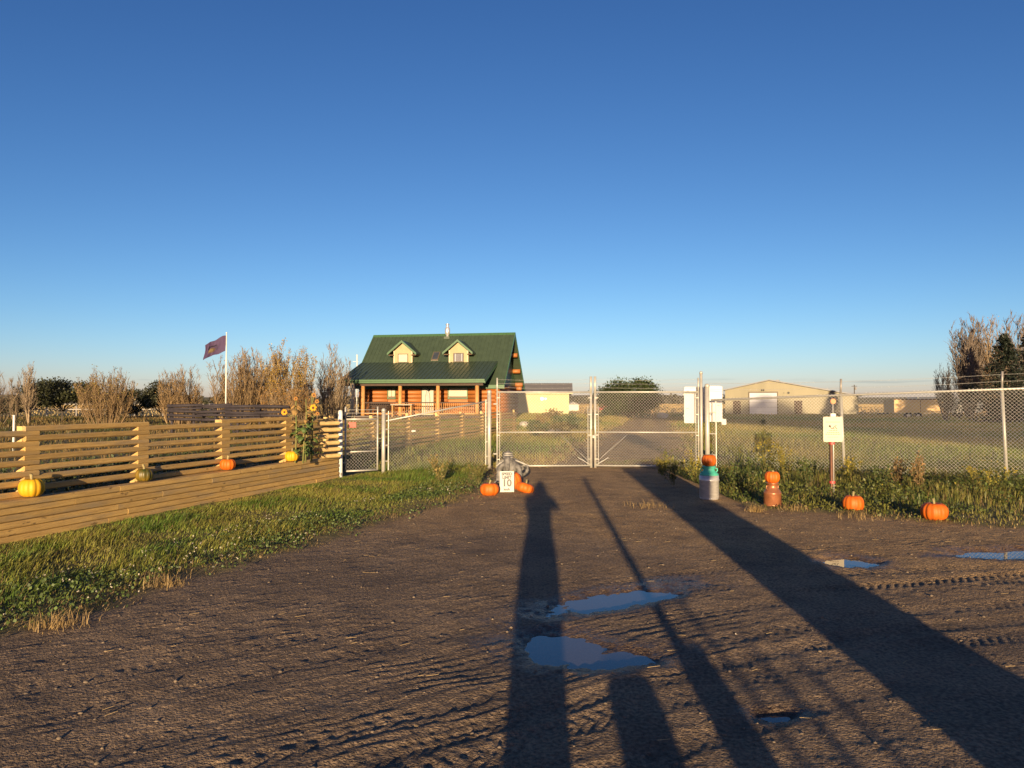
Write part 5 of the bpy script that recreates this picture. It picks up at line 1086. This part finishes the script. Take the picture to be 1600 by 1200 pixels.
# ------------------------------------------------------------------ viewer, trees and added stand-ins behind the viewpoint that throw the long shadows
pp = behind(-.02, .34); pe = empty('person', pp, -SUN_AZ, 'person in dark jacket taking the picture, seen only as a long shadow', 'person')
J = {'pel': (0, 0, .96), 'sp': (0, 0, 1.18), 'ch': (0, 0, 1.36), 'nk': (0, .01, 1.52), 'hd': (0, .03, 1.62), 'ht': (0, .02, 1.755)}
RD = {'pel': .165, 'sp': .16, 'ch': .18, 'nk': .065, 'hd': .105, 'ht': .075}; E_ = [('pel', 'sp'), ('sp', 'ch'), ('ch', 'nk'), ('nk', 'hd'), ('hd', 'ht')]
for s__, n_ in ((-1, 'l'), (1, 'r')):
    J.update({n_ + 'sh': (s__ * .19, 0, 1.42), n_ + 'el': (s__ * (.27 if s__ > 0 else .17), .14, 1.26), n_ + 'wr': (s__ * .10, .24, 1.50), n_ + 'pa': (s__ * .085, .245, 1.55), n_ + 'hip': (s__ * .10, 0, .88), n_ + 'kn': (s__ * .068, .02, .48), n_ + 'an': (s__ * .082, -.01, .09), n_ + 'to': (s__ * .10, .15, .04)})
    RD.update({n_ + 'sh': .075, n_ + 'el': .055, n_ + 'wr': .036, n_ + 'pa': .034, n_ + 'hip': .15, n_ + 'kn': .122, n_ + 'an': .085, n_ + 'to': .045})
    E_ += [('ch', n_ + 'sh'), (n_ + 'sh', n_ + 'el'), (n_ + 'el', n_ + 'wr'), (n_ + 'wr', n_ + 'pa'), ('pel', n_ + 'hip'), (n_ + 'hip', n_ + 'kn'), (n_ + 'kn', n_ + 'an'), (n_ + 'an', n_ + 'to')]
    for f in range(5):
        b1, b2 = f'{n_}f{f}a', f'{n_}f{f}b'; dz = .02 * f
        J[b1] = (s__ * (.085 - .012 * (f - 2)), .26, 1.575 + dz * .5); J[b2] = (s__ * (.055 - .008 * (f - 2)), .265, 1.60 + dz); RD[b1] = .010; RD[b2] = .008; E_ += [(n_ + 'pa', b1), (b1, b2)]
ks = list(J); me = bpy.data.meshes.new('body'); me.from_pydata([J[k] for k in ks], [(ks.index(a), ks.index(b2)) for a, b2 in E_], [])
bo = link('body', me, CLOTH, pe); sm = bo.modifiers.new('skin', 'SKIN')
for i_, k in enumerate(ks): me.skin_vertices[0].data[i_].radius = (RD[k], RD[k] * .8); me.skin_vertices[0].data[i_].use_root = (k == 'pel')
bo.modifiers.new('sub', 'SUBSURF').levels = 1
ut = empty('added_cabinet', behind(2.36, 1.3), -SUN_AZ, 'tall green cabinet added unseen behind the viewpoint to throw the broad shadow', 'cabinet')  # added stand-in for an unknown object, sized to throw the broad shadow
CAB = mat('cabinet_green', (.06, .12, .07), None, 5, .5)
MB().prism(rounded(.86, 2.12, .05), -.3, .3, 'y').build('housing', CAB, ut)
for x in (-.37, .02): MB().box(x, x + .35, .302, .325, .12, 1.95).build('door', CAB, ut)
MB().box(-.45, .45, -.35, .35, -.05, .06).build('plinth', GALVD, ut); MB().box(-.43, .43, -.34, .34, 2.121, 2.16).build('lid', CAB, ut)
pd = empty('added_pedestal', behind(.50, 1.2), -SUN_AZ, 'low green pedestal added unseen behind the viewpoint to throw the blunt shadow', 'pedestal')  # added stand-in; what really throws the blunt shadow is unknown
MB().prism(rounded(.28, .64, .07), -.12, .12, 'y').build('housing', CAB, pd); MB().box(-.16, .16, -.15, .15, -.05, .05).build('base', GALVD, pd)
mp_ = empty('added_pole', behind(.95, 1.2), -SUN_AZ, 'wooden pole on a squat box added unseen behind the viewpoint to throw the thin shadow', 'pole')  # unknown pole-like object, added here to throw the thin shadow
MB().prism(rounded(.21, .70, .03), -.1, .1, 'y').build('box', RUST, mp_); MB().tube([(-.05, .0, .3), (-.05, 0, 1.93)], .045, 10).build('pole', WOODV, mp_, True)
for k, (xp, l_, hs_) in enumerate(((1.15, 6.0, 1.42), (1.36, 5.5, 1.22), (1.62, 6.5, 1.3))):  # added saplings, trunks thickened to throw the faint shadow streaks
    p = behind(xp, l_); rr = np.random.default_rng(400 + k); S = []
    q = np.zeros(3); pv = q
    for j in range(1, 6): q = np.array([rr.normal(0, .03), rr.normal(0, .03), hs_ * j / 5]); stick(pv, q, .045 - .003 * j, .042 - .003 * j, S); pv = q
    for _ in range(9): z = rr.uniform(.6, hs_); a = rr.uniform(0, 6.28); stick((0, 0, z), (math.cos(a) * .12, math.sin(a) * .12, z + .22), .008, .003, S)
    o = empty('sapling', p, 0, ('bare sapling added behind the viewpoint for a shadow streak, tallest of three', 'bare sapling added behind the viewpoint for a shadow streak, shortest of three', 'bare sapling added behind the viewpoint for a shadow streak, rightmost of three')[k], 'sapling'); link('trunk', segs_mesh('trunk', S), BARK, o)
# three tall trees far behind whose crowns shade the far side of the field
REG = [(8, 14.9, 15.8), (12, 12.9, 16.6), (17, 10.2, 17.0), (22, 9.8, 17.6), (26, 9.7, 18.8), (28.5, 9.6, 18.2), (30.5, 9.6, 14.9), (36, 9.6, 14.7), (39, 9.6, 16), (47, 9.6, 17)]
rx = [r[0] for r in REG]; lo_ = [r[1] for r in REG]; hi_ = [r[2] for r in REG]
for k, (xa, xb) in enumerate(((8, 20), (20, 32), (32, 46))):
    rr = np.random.default_rng(500 + k); xc = (xa + xb) / 2 + (2 if k == 0 else 0); root = empty('shade_tree', behind(xc, 60), -SUN_AZ, ('tall leafy tree far behind the viewpoint, left of three', 'tall leafy tree far behind the viewpoint, middle of three', 'tall leafy tree far behind the viewpoint, right of three')[k], 'tree', 'shade trees behind the viewpoint')
    N = 5200; u = rr.uniform(xa - .4, xb + .4, N); t_ = rr.uniform(0, 1, N); z = np.interp(u, rx, lo_) * (1 - t_) + np.interp(u, rx, hi_) * t_
    z += .5 * fbm(u * 1.3, z * 1.3, 2, 3); P = np.stack([u - xc, rr.normal(0, 1.6, N), z], 1)
    v_, f_, c_ = cards(P, .55, rr, np.array([[.06, .08, .02]]) * rr.uniform(.6, 1.4, (N, 1)), asp=.8); T = []
    stick((0, 0, -.2), (0, 0, 11.5), .30, .16, T)
    for j in range(14): q = P[rr.integers(0, N)]; stick((0, 0, rr.uniform(9.8, 11.4)), q, .10, .03, T)
    link('trunk', segs_mesh('trunk', T), DBARK, root); link('crown', npmesh('crown', v_, f_, c_), LEAF, root)
